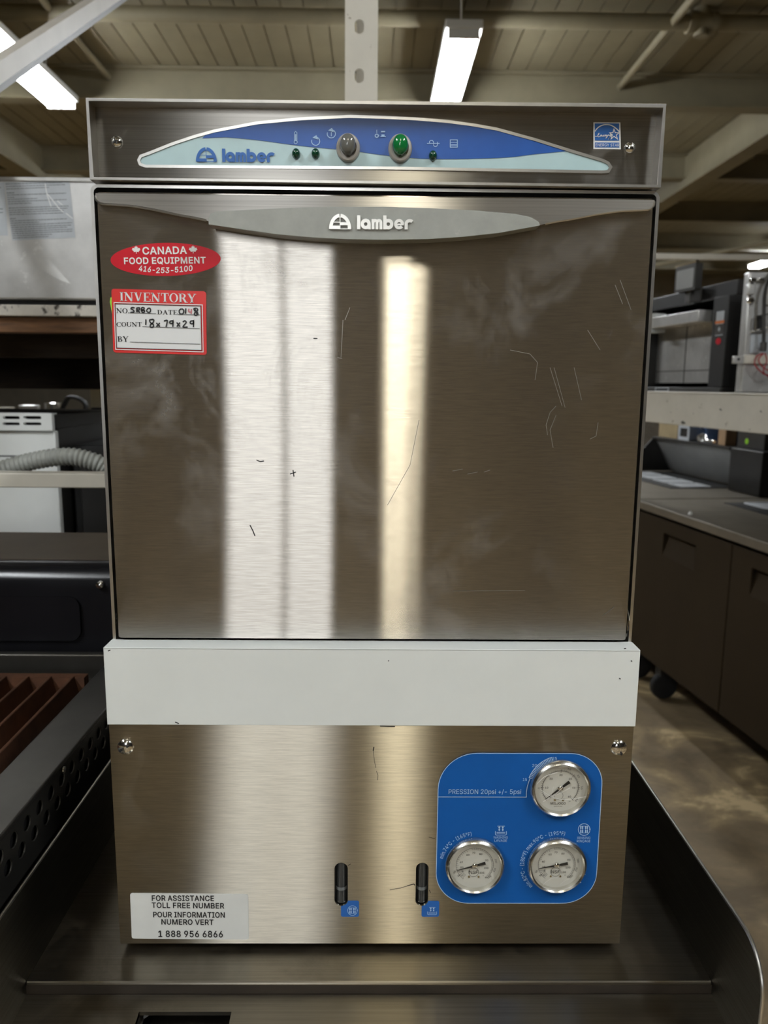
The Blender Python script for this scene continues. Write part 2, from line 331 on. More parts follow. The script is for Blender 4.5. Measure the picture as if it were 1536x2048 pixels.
# lettering: outlines of plain sans capitals, figures and a few small letters; cap height 500 units.
# one line per sign: sign, advance, then outlines as x,y points
GLYPH_DATA = """
A 471 16,0 198,500 271,500 455,0 388,0 234,436 84,0;100,140 100,195 370,195 370,140
B 448 59,0 59,500 237,500 270,498 298,492 323,482 344,469 361,453 374,434 384,414 389,391 391,367 390,347 386,330 380,315 372,302 362,290 350,281 337,273 324,267 309,262 309,258 325,255 341,250 357,241 372,230 384,216 395,200 404,180 409,159 411,134 409,109 403,87 393,66 379,47 361,31 339,18 311,8 279,2 242,0;122,56 241,56 276,59 304,66 324,78 338,94 347,113 349,134 348,151 344,166 337,181 327,194 315,205 300,214 284,221 265,225 244,227 122,227;122,281 234,281 252,282 268,285 283,291 297,299 308,309 318,321 325,334 329,349 330,366 328,387 320,405 307,421 289,434 265,441 236,444 122,444
C 501 263,-7 221,-3 183,7 148,24 116,48 90,78 68,113 52,154 43,199 40,250 43,300 52,346 68,386 90,422 116,452 148,475 183,493 221,503 263,507 288,505 311,502 334,496 356,487 376,476 395,463 412,448 427,430 440,411 451,390 459,367 465,342 401,342 397,359 391,374 383,388 373,400 363,411 351,421 338,429 325,436 310,441 295,445 279,447 263,448 233,445 206,438 180,425 158,407 139,385 123,358 111,326 104,290 102,250 104,210 111,174 123,142 139,115 158,93 181,75 206,62 233,55 263,52 279,53 295,55 310,59 325,64 338,71 351,79 363,89 373,100 383,112 391,126 397,141 401,158 465,158 459,133 451,110 440,89 427,70 412,53 395,37 377,24 356,13 335,5 312,-2 288,-5
D 494 215,0 94,0 94,56 211,56 249,59 283,66 312,79 337,97 357,120 372,146 383,178 390,212 392,251 390,289 384,324 373,354 357,381 338,403 314,421 286,434 254,441 217,444 92,444 92,500 221,500 268,497 310,487 346,470 378,447 405,419 426,384 441,345 451,300 454,251 451,201 441,157 426,117 404,82 377,53 345,30 307,13 263,3;122,500 122,0 59,0 59,500
E 411 59,0 59,500 366,500 366,444 122,444 122,281 349,281 349,225 122,225 122,56 369,56 369,0
F 403 59,0 59,500 363,500 363,444 122,444 122,273 340,273 340,217 122,217 122,0
G 511 264,-7 221,-3 182,7 147,25 116,48 89,78 68,114 52,154 43,200 40,250 43,300 52,346 68,386 89,422 115,452 146,475 181,493 219,503 260,507 286,505 311,501 335,495 357,486 377,475 396,461 413,446 428,428 441,409 452,388 460,366 466,343 401,343 395,358 388,373 381,386 371,399 361,410 350,420 338,428 324,435 310,441 295,445 278,447 261,448 232,445 205,438 180,425 158,407 139,385 123,358 111,326 104,290 102,250 104,210 111,174 123,142 139,115 158,93 181,75 207,62 234,55 264,52 291,54 316,60 339,70 359,84 376,101 389,121 400,145 406,171 408,199 427,196 278,196 278,251 470,251 470,197 467,157 458,121 443,89 423,61 399,38 370,18 338,4 302,-4
H 508 59,0 59,500 122,500 122,284 386,284 386,500 449,500 449,0 386,0 386,228 122,228 122,0
I 295 31,0 31,56 116,56 116,444 31,444 31,500 265,500 265,444 180,444 180,56 265,56 265,0
J 390 182,-7 141,-2 105,11 74,32 51,62 37,99 33,143 33,170 96,170 96,143 99,115 106,91 119,73 137,60 158,52 182,49 206,52 226,60 244,73 257,91 265,115 267,143 267,500 331,500 331,143 326,99 312,62 289,32 259,11 223,-2
K 459 103,143 103,212 357,500 441,500 227,271 224,271;59,0 59,500 122,500 122,0;366,0 185,255 224,304 441,0
L 386 59,0 59,500 122,500 122,56 355,56 355,0
M 617 59,0 59,500 149,500 316,48 302,48 468,500 558,500 558,0 496,0 498,449 504,449 336,0 281,0 110,449 117,449 120,0
N 514 59,0 59,500 134,500 407,54 398,53 392,500 455,500 455,0 380,0 106,444 117,446 123,0
O 524 262,-7 221,-3 183,7 148,24 117,48 90,78 69,113 52,154 43,199 40,250 43,300 52,346 69,386 90,422 117,452 148,475 183,493 221,503 262,507 304,503 342,493 377,475 408,452 434,422 456,386 472,346 481,300 485,250 481,199 472,154 456,113 434,78 408,48 377,24 342,7 304,-3;262,52 291,55 318,62 343,75 366,92 385,114 401,142 413,173 420,209 423,250 420,290 413,327 401,358 385,386 366,408 343,425 318,438 291,445 262,448 233,445 206,438 181,425 158,408 139,385 123,358 111,326 104,290 102,250 104,209 111,173 123,142 139,115 158,92 181,75 206,62 233,55
P 437 59,0 59,500 231,500 267,498 299,491 327,479 350,463 369,445 383,422 393,397 400,371 402,342 400,313 393,286 383,261 369,239 350,219 327,204 299,192 267,185 231,183 107,183 107,238 229,238 253,240 274,244 292,252 307,262 318,274 327,289 334,305 337,323 339,342 337,361 334,378 327,395 318,409 307,421 292,431 274,438 253,443 228,444 122,444 122,0
Q 524 241,156 307,156 460,-47 394,-47;262,-7 221,-3 183,7 148,24 117,48 90,78 69,113 52,154 43,199 40,250 43,300 52,346 69,386 90,422 117,452 148,475 183,493 221,503 262,507 304,503 342,493 377,475 408,452 434,422 456,386 472,346 481,300 485,250 481,199 472,154 456,113 434,78 408,48 377,24 342,7 304,-3;262,52 291,55 318,62 343,75 366,92 385,114 401,142 413,173 420,209 423,250 420,290 413,327 401,358 385,386 366,408 343,425 318,438 291,445 262,448 233,445 206,438 181,425 158,408 139,385 123,358 111,326 104,290 102,250 104,209 111,173 123,142 139,115 158,92 181,75 206,62 233,55
R 441 59,0 59,500 232,500 268,498 300,491 327,480 350,465 369,447 384,426 394,401 400,375 402,346 400,317 394,291 384,267 369,246 350,228 327,213 300,203 268,196 232,194 95,194 95,251 230,251 254,252 275,256 293,262 307,271 319,282 328,295 334,310 338,327 339,346 338,365 334,382 328,398 319,411 307,423 292,432 275,439 253,443 229,444 122,444 122,0;347,0 226,225 298,225 420,0
S 439 220,-9 185,-7 154,-1 125,9 101,23 80,39 63,59 50,82 42,107 38,134 103,134 106,116 112,100 121,86 133,75 147,65 164,58 181,52 200,49 220,48 242,50 262,53 281,59 298,68 312,78 324,90 333,104 338,120 340,137 338,152 334,165 326,176 316,185 305,194 291,201 275,207 259,213 181,235 142,248 110,265 85,284 66,307 55,335 51,366 54,393 61,418 74,440 91,460 111,476 135,489 162,499 192,505 223,507 255,505 284,499 311,489 334,476 354,460 371,441 383,420 391,396 394,371 332,371 326,395 314,414 297,430 275,441 250,448 221,451 201,449 182,446 164,440 149,432 137,423 127,411 119,398 115,384 113,369 115,353 120,339 129,328 140,318 152,310 166,303 181,297 195,292 275,270 290,265 306,259 322,252 338,243 353,234 366,222 378,209 388,194 395,177 400,158 401,136 399,110 392,85 380,62 363,42 343,25 318,10 289,0 256,-7
T 441 31,444 31,500 410,500 410,444 252,444 252,0 189,0 189,444
U 508 254,-8 217,-5 182,2 151,15 124,32 102,54 83,79 70,107 62,137 59,170 59,500 122,500 122,175 124,152 129,131 138,111 150,94 166,79 184,67 205,58 228,52 254,51 281,52 304,58 325,67 343,79 358,94 370,111 379,131 384,152 386,175 386,500 449,500 449,170 447,137 439,107 425,79 407,54 384,32 357,15 326,2 292,-5
V 471 200,0 16,500 83,500 244,30 231,30 388,500 455,500 273,0
W 674 152,0 16,500 81,500 194,39 186,39 301,500 373,500 489,39 480,39 593,500 658,500 521,0 448,0 330,467 344,467 227,0
X 466 18,0 213,280 213,232 29,500 102,500 239,287 228,287 367,500 439,500 254,235 254,282 448,0 375,0 227,227 240,227 90,0
Y 464 200,0 200,205 16,500 90,500 218,287 227,269 236,249 245,227 220,227 229,250 238,270 247,288 374,500 447,500 263,205 263,0
Z 431 41,0 41,46 335,467 342,447 40,444 40,500 390,500 390,454 96,33 89,53 393,56 393,0
0 445 223,-7 187,-3 156,7 128,24 103,47 83,76 68,111 56,152 49,198 47,250 49,301 56,347 68,388 84,423 104,453 128,476 156,493 188,503 223,507 258,503 289,493 317,476 342,453 362,423 378,388 389,347 396,301 398,250 396,198 389,152 378,111 362,76 342,47 318,24 290,7 258,-3;223,49 246,51 267,59 285,72 301,91 314,114 324,141 332,173 336,209 338,250 336,290 332,327 324,359 314,386 301,409 285,428 267,441 246,449 223,452 199,449 179,441 160,428 144,409 131,386 121,359 113,327 109,290 107,250 109,209 113,173 121,141 131,114 144,91 160,72 179,59 199,51
1 445 75,0 75,54 384,54 384,0;271,500 271,0 209,0 209,441 206,441 85,352 85,419 195,500
2 445 63,0 63,47 277,278 289,292 298,307 305,321 311,335 314,350 315,365 313,382 309,398 302,411 293,423 282,433 268,441 254,447 237,451 220,452 201,450 184,446 169,440 156,431 145,420 136,406 130,391 126,374 125,356 64,356 67,384 73,411 85,435 100,456 119,473 141,488 165,498 192,505 221,507 250,505 276,498 301,488 322,474 340,457 355,438 366,415 372,392 374,366 373,348 370,330 365,312 356,294 345,275 330,254 312,231 150,59 150,56 383,56 383,0
3 445 214,-7 185,-5 157,1 130,10 107,22 86,38 69,56 56,78 47,102 43,130 107,130 110,113 116,99 124,86 135,74 148,65 162,58 179,53 196,50 215,49 235,50 253,54 270,60 286,68 299,79 309,91 317,106 322,123 323,142 322,160 318,177 311,193 300,207 287,219 270,230 250,237 226,242 198,243 154,243 154,294 283,441 283,444 68,444 68,500 366,500 366,453 208,273 208,284 243,285 275,281 303,271 328,257 348,240 365,219 377,195 384,170 386,142 384,114 376,89 364,65 348,44 327,27 303,12 276,2 247,-5
4 445 39,104 39,156 243,500 305,500 107,163 107,160 406,160 406,104;277,0 277,312 337,312 337,0
5 445 217,-7 189,-5 162,1 138,11 116,24 97,40 81,59 70,80 62,103 59,128 120,128 123,114 128,100 136,87 145,76 157,67 170,59 185,54 201,50 217,49 237,51 255,55 271,63 286,74 299,87 309,103 316,120 321,139 322,159 321,180 316,199 308,217 298,233 285,247 270,258 253,266 234,271 214,272 197,271 181,268 165,264 149,258 137,250 126,242 66,248 94,500 360,500 360,444 148,444 132,296 134,296 146,305 159,313 174,319 191,324 208,327 226,328 248,326 269,322 289,315 307,306 324,294 339,280 352,264 363,247 372,227 379,206 383,184 384,160 382,129 375,101 363,74 346,51 327,31 303,15 277,3 248,-4
6 445 222,-7 193,-4 165,3 140,14 117,30 99,50 83,73 72,99 65,128 62,159 64,183 70,209 78,235 92,264 111,297 248,500 316,500 148,257 143,257 148,266 155,275 162,283 171,290 181,296 192,302 204,306 217,308 231,309 260,307 287,300 310,290 331,275 349,257 363,236 374,211 380,184 382,154 380,124 373,97 361,71 346,49 327,30 305,14 280,3 252,-4;222,48 241,49 258,54 274,62 288,72 299,85 309,100 316,116 320,135 322,154 320,175 316,193 309,210 299,224 288,237 274,247 258,255 241,259 222,261 204,259 187,255 171,247 157,237 145,225 136,210 128,194 124,175 123,156 124,135 128,117 136,100 145,85 157,72 171,62 187,54 204,49
7 445 95,0 318,441 318,444 61,444 61,500 384,500 384,441 162,0
8 445 222,-7 190,-5 160,1 133,11 109,25 89,41 73,61 61,83 53,107 51,133 52,154 57,173 64,192 74,209 85,224 99,237 115,248 132,255 150,260 150,262 127,271 107,284 91,303 79,324 72,348 69,374 71,398 78,421 89,442 104,461 122,476 143,489 167,499 194,505 222,507 251,505 277,499 301,489 322,476 340,461 355,442 366,421 373,398 375,374 373,348 365,324 353,303 337,284 318,271 295,262 295,260 313,255 330,248 345,237 359,224 371,209 381,192 388,173 392,154 394,133 392,107 384,83 372,61 355,41 335,25 311,11 284,1 255,-5;222,48 244,50 263,53 280,59 295,67 307,78 317,90 325,104 329,119 331,136 329,154 325,170 317,185 306,199 293,210 278,219 261,226 242,230 222,231 202,230 183,226 166,219 151,210 138,199 128,185 120,170 115,154 113,136 115,119 119,104 127,90 137,78 149,67 164,59 182,53 201,50;222,285 239,286 255,289 269,295 282,303 293,313 302,325 308,338 312,353 314,369 312,385 309,400 302,413 294,424 283,434 270,442 256,447 240,451 222,452 205,451 189,447 174,442 162,434 151,424 142,413 136,400 132,385 131,369 132,353 136,338 142,325 151,313 162,303 175,295 189,289 205,286
9 445 222,507 252,504 280,497 305,486 327,470 346,450 362,427 373,401 380,372 382,341 380,317 375,291 366,265 353,236 334,203 197,0 128,0 296,243 302,243 297,234 290,225 283,217 274,210 263,204 252,198 240,194 228,192 214,191 185,193 159,200 135,210 114,225 96,243 82,264 71,289 65,316 62,346 65,376 72,404 83,429 99,451 118,470 140,486 165,497 193,504;222,452 204,451 187,446 171,438 157,428 145,415 136,400 129,384 125,365 123,346 125,326 129,307 136,290 145,276 157,263 171,253 187,245 204,241 222,239 241,241 258,245 274,253 288,263 299,275 309,290 316,307 320,325 322,344 320,365 316,383 309,400 299,415 288,428 274,438 258,446 241,451
+ 445 194,34 194,357 251,357 251,34;60,169 60,222 384,222 384,169
- 445 331,240 331,185 112,185 112,240
/ 245 231,523 70,-75 14,-75 175,523
. 185 94,-4 82,-3 71,1 62,9 55,18 50,29 49,40 50,52 55,63 62,72 71,79 82,84 94,85 106,84 116,79 126,72 133,63 137,52 139,40 137,29 133,18 126,9 116,1 106,-3
( 268 88,203 89,240 93,279 99,318 107,358 117,396 129,434 143,469 158,501 173,530 232,530 216,495 201,458 188,421 176,383 166,345 159,308 153,272 150,237 149,203 150,173 153,143 158,113 165,81 174,49 185,16 198,-19 214,-56 232,-94 173,-94 148,-46 126,4 109,54 97,104 90,154
) 268 37,-94 55,-55 71,-18 84,18 96,51 104,83 111,114 116,144 119,174 120,203 119,237 115,272 110,308 102,345 93,383 81,421 68,458 53,495 37,530 95,530 111,501 126,469 139,434 151,396 161,358 170,318 176,278 180,240 181,203 178,153 171,103 159,52 142,2 121,-46 95,-94
° 311 156,278 136,280 117,285 99,293 83,305 69,318 58,334 49,352 44,371 42,391 44,411 49,430 58,448 69,464 83,477 99,489 117,497 136,502 156,504 176,502 194,497 212,489 228,477 242,464 253,448 261,430 266,411 268,391 266,371 261,352 253,334 242,318 228,305 212,293 194,285 176,280;156,329 167,329 177,332 187,337 196,343 203,351 210,359 214,369 217,380 218,391 217,402 214,412 210,422 203,431 196,439 187,445 177,450 167,453 156,454 144,453 134,450 124,445 115,439 108,431 101,422 97,412 94,402 93,391 94,380 97,369 101,359 108,351 115,343 124,337 134,332 144,329
Ç 501 263,-7 221,-3 183,7 148,24 116,48 90,78 68,113 52,154 43,199 40,250 43,300 52,346 68,386 90,422 116,452 148,475 183,493 221,503 263,507 288,505 311,502 334,496 356,487 376,476 395,463 412,448 427,430 440,411 451,390 459,367 465,342 401,342 397,359 391,374 383,388 373,400 363,411 351,421 338,429 325,436 310,441 295,445 279,447 263,448 233,445 206,438 180,425 158,407 139,385 123,358 111,326 104,290 102,250 104,210 111,174 123,142 139,115 158,93 181,75 206,62 233,55 263,52 279,53 295,55 310,59 325,64 338,71 351,79 363,89 373,100 383,112 391,126 397,141 401,158 465,158 459,133 451,110 440,89 427,70 412,53 395,37 377,24 356,13 335,5 312,-2 288,-5;224,-144 224,-108 264,-108 275,-108 283,-106 289,-104 293,-99 296,-94 297,-86 296,-79 293,-73 289,-69 283,-67 275,-65 264,-64 236,-64 246,13 278,13 278,-32 298,-34 314,-39 326,-47 335,-57 340,-70 342,-87 340,-105 333,-119 323,-130 308,-138 288,-142 264,-144
p 417 52,-140 52,373 110,373 110,314 116,314 121,322 127,330 135,340 144,349 155,358 168,366 184,373 203,377 225,378 255,375 283,367 308,354 330,337 348,314 363,288 375,257 381,223 384,186 381,148 375,114 364,83 349,56 330,34 308,16 283,3 255,-5 226,-8 204,-7 185,-3 170,4 156,12 145,21 136,31 128,40 121,49 116,58 112,58 112,-140;216,46 238,48 258,54 275,64 289,78 301,95 310,115 317,137 321,161 322,186 321,212 317,235 311,257 301,276 289,293 275,306 258,316 238,322 216,324 195,322 175,316 158,307 144,294 132,277 123,258 116,237 112,213 111,186 112,160 116,135 123,113 132,94 144,77 159,64 176,54 195,48
s 359 179,-8 154,-7 131,-3 110,3 91,12 75,23 61,37 49,53 41,72 35,93 92,105 99,86 109,71 122,59 138,51 157,46 178,45 202,46 223,52 240,61 253,73 261,86 263,101 262,113 257,124 250,133 239,141 225,148 208,152 147,167 116,177 90,189 71,205 57,223 49,245 46,269 48,290 54,309 64,326 77,341 94,354 113,364 135,372 158,376 184,378 208,377 230,373 249,366 267,357 281,346 294,333 304,319 312,303 318,285 263,272 258,286 249,299 238,310 224,319 206,325 184,327 163,325 145,320 129,311 116,300 109,287 107,272 108,260 113,248 122,239 134,231 149,225 169,219 226,206 257,196 282,184 301,168 315,150 323,129 326,105 323,84 317,64 307,46 293,31 276,17 255,6 232,-2 207,-6
i 164 52,0 52,373 112,373 112,0;82,435 71,437 62,440 53,447 46,455 42,464 41,475 42,485 46,495 53,503 62,510 71,513 82,515 93,513 103,510 112,503 119,495 123,485 124,475 123,464 119,455 112,447 103,440 93,437
m 599 52,0 52,373 110,373 110,290 106,290 112,309 120,326 130,340 142,352 155,362 169,370 184,375 200,378 215,380 241,377 264,368 282,355 297,336 308,315 315,290 307,290 313,307 321,323 331,337 344,350 358,360 374,368 391,375 410,378 429,380 450,378 470,373 489,365 505,354 520,340 531,323 540,302 546,278 547,251 547,0 487,0 487,249 485,274 477,293 464,307 448,317 431,323 411,325 395,324 381,320 368,314 356,306 347,297 339,285 334,272 331,258 330,243 330,0 269,0 269,255 267,275 260,292 249,306 234,316 216,323 196,325 182,324 168,320 155,315 143,307 132,297 124,284 117,270 113,253 112,234 112,0
n 403 112,223 112,0 52,0 52,373 110,373 110,283 101,283 114,314 130,338 149,356 172,368 196,375 223,378 248,376 270,371 290,362 308,350 323,334 335,315 344,293 349,266 351,236 351,0 291,0 291,231 288,258 281,281 268,299 251,313 231,321 206,323 189,322 173,318 158,312 145,303 133,292 124,278 117,262 113,243
a 383 157,-8 134,-7 113,-2 93,5 75,15 59,28 47,44 37,62 32,83 30,106 31,126 35,144 42,158 52,171 63,181 76,190 91,197 106,203 123,207 230,223 242,225 253,227 261,231 266,236 270,242 271,250 271,252 270,267 267,280 262,292 255,302 246,310 236,316 223,321 209,324 192,325 175,324 160,321 147,317 135,311 124,304 116,296 108,287 103,278 98,269 40,286 50,307 62,325 77,340 94,352 112,362 131,369 151,374 171,377 191,378 204,377 219,376 235,373 251,369 266,362 281,354 295,344 307,331 317,315 325,296 329,273 331,247 331,0 272,0 272,51 268,51 263,42 256,33 248,24 238,15 226,8 212,1 196,-4 177,-7;167,45 189,46 207,50 224,58 238,67 250,79 259,92 266,106 269,120 271,136 271,187 267,184 262,181 255,179 247,177 237,175 158,163 145,160 132,156 120,151 110,145 102,137 95,128 92,116 90,103 91,91 95,80 100,71 108,63 117,57 128,51 140,48 153,45
x 372 20,0 168,214 168,168 28,373 98,373 204,202 172,202 182,218 191,233 208,265 218,283 277,373 346,373 205,166 205,210 352,0 282,0 170,179 201,179 192,164 183,149 167,118 157,101 90,0
r 255 52,0 52,373 110,373 110,315 113,315 122,333 134,348 150,361 168,371 188,376 209,378 239,377 239,317 237,317 219,320 211,320 203,320 187,319 171,315 156,309 143,301 133,291 124,279 117,265 113,250 112,233 112,0
b 417 226,-8 204,-7 185,-3 169,4 156,12 145,21 135,31 128,40 121,49 116,58 110,58 110,0 52,0 52,500 112,500 112,314 116,314 121,322 128,330 135,340 144,349 155,358 168,366 184,373 203,377 225,378 255,375 283,367 308,354 330,337 348,314 363,288 375,257 381,223 384,186 381,148 375,114 364,83 349,56 330,34 308,16 283,3 255,-5;216,46 238,48 258,54 275,64 289,78 301,95 310,115 317,137 321,161 322,186 321,212 317,235 311,257 301,276 289,293 275,306 258,316 238,322 216,324 195,322 175,316 158,307 144,294 132,277 123,258 116,237 112,213 111,186 112,160 116,135 123,113 132,94 144,77 159,64 176,54 195,48
"""
GLYPH = {}
for ln in GLYPH_DATA.strip('\n').split('\n'):
    ch, adv, rest = ln[0], *ln[2:].split(' ', 1)
    GLYPH[ch] = (int(adv) / 500, [[tuple(int(t) / 500 for t in q.split(',')) for q in c.split(' ')] for c in rest.split(';')])


def _inside(p, poly):
    r, n = False, len(poly)
    for i in range(n):
        (xa, ya), (xb, yb) = poly[i - 1], poly[i]
        if (ya > p[1]) != (yb > p[1]) and p[0] < (xb - xa) * (p[1] - ya) / (yb - ya) + xa:
            r = not r
    return r


_TXT = {}


def _area(c):
    return sum(c[k - 1][0] * c[k][1] - c[k][0] * c[k - 1][1] for k in range(len(c))) / 2


def ear_clip(pts, idx):
    """triangles of a simple counter-clockwise outline given as indices into pts"""
    def cr(i, j, k):
        (ax, ay), (bx, by), (cx, cy) = pts[i], pts[j], pts[k]
        return (bx - ax) * (cy - ay) - (by - ay) * (cx - ax)
    V, out, guard = list(idx), [], 0
    while len(V) > 3 and guard < 200000:
        n = len(V)
        done = False
        for a in range(n):
            i, j, k = V[a - 1], V[a], V[(a + 1) % n]
            guard += 1
            if cr(i, j, k) <= 1e-9:
                continue
            ok = True
            for m in V:
                if pts[m] in (pts[i], pts[j], pts[k]):
                    continue
                if cr(i, j, m) > -1e-12 and cr(j, k, m) > -1e-12 and cr(k, i, m) > -1e-12:
                    ok = False
                    break
            if ok:
                out.append((i, j, k))
                V.pop(a)
                done = True
                break
        if not done:                       # flat or doubled corner
            a = min(range(n), key=lambda q: abs(cr(V[q - 1], V[q], V[(q + 1) % n])))
            V.pop(a)
    if len(V) == 3:
        out.append(tuple(V))
    return out


def outline_band(c, wd):
    """closed band of even width along an outline"""
    n = len(c)
    L, Rr = [], []
    for k in range(n):
        d1 = (Vector(c[k]) - Vector(c[k - 1])).normalized()
        d2 = (Vector(c[(k + 1) % n]) - Vector(c[k])).normalized()
        n1, n2 = Vector((-d1.y, d1.x)), Vector((-d2.y, d2.x))
        m = n1 + n2
        m = m.normalized() if m.length > 1e-6 else n1
        q = wd / 2 / max(.5, m.dot(n1))
        L.append(Vector(c[k]) + m * q)
        Rr.append(Vector(c[k]) - m * q)
    return L + Rr, [(k, (k + 1) % n, n + (k + 1) % n, n + k) for k in range(n)]


def sign(ch, bold):
    """verts (x, y, layer) and faces of one letter, cap height 1; bold adds a band along the outlines"""
    if (ch, bold) not in _TXT:
        adv, cs = GLYPH[ch]
        info = []
        for i, c in enumerate(cs):
            test = list(c) + [((c[k - 1][0] + c[k][0]) / 2, (c[k - 1][1] + c[k][1]) / 2) for k in range(len(c))]
            par = [j for j, o in enumerate(cs) if j != i and all(_inside(p, o) for p in test)]
            hole = len(par) % 2
            if (_area(c) < 0) != bool(hole):
                c = c[::-1]
            info.append((c, hole, par))
        flat, faces, layer = [], [], 0
        for i, (c, hole, par) in enumerate(info):
            if hole:
                continue
            ring, own = list(c), [True] * len(c)
            for c2, h2, p2 in sorted(info, key=lambda t: -max(q[0] for q in t[0])):
                if h2 and i in p2:         # join the hole to the outline by a bridge
                    a, b = min(((a, b) for a in range(len(ring)) if own[a] for b in range(len(c2))), key=lambda t: (ring[t[0]][0] - c2[t[1]][0]) ** 2 + (ring[t[0]][1] - c2[t[1]][1]) ** 2)
                    ring = ring[:a + 1] + c2[b:] + c2[:b + 1] + ring[a:]
                    own = own[:a] + [False] * (len(c2) + 3) + own[a + 1:]
            base = len(flat)
            flat += [(q[0], q[1], layer) for q in ring]
            faces += [tuple(q + base for q in t) for t in ear_clip(ring, range(len(ring)))]
            layer += 1
        if bold:
            for c in cs:
                vs, fs = outline_band(c, bold * 2)
                base = len(flat)
                flat += [(q[0], q[1], layer) for q in vs]
                faces += [tuple(q + base for q in t) for t in fs]
                layer += 1
        _TXT[(ch, bold)] = (flat, faces, adv + bold * 1.6)
    return _TXT[(ch, bold)]


def glyphs(s, bold=0.0, shear=0.0):
    vs, fs, x = [], [], 0.0
    for ch in s:
        if ch == ' ':
            x += .38
            continue
        v, f, adv = sign(ch, bold)
        b = len(vs)
        vs += [(q[0] + x + shear * q[1], q[1], q[2]) for q in v]
        fs += [tuple(i + b for i in t) for t in f]
        x += adv
    return vs, fs


LAYER = 1.5e-5                             # printing layers lie a hair apart


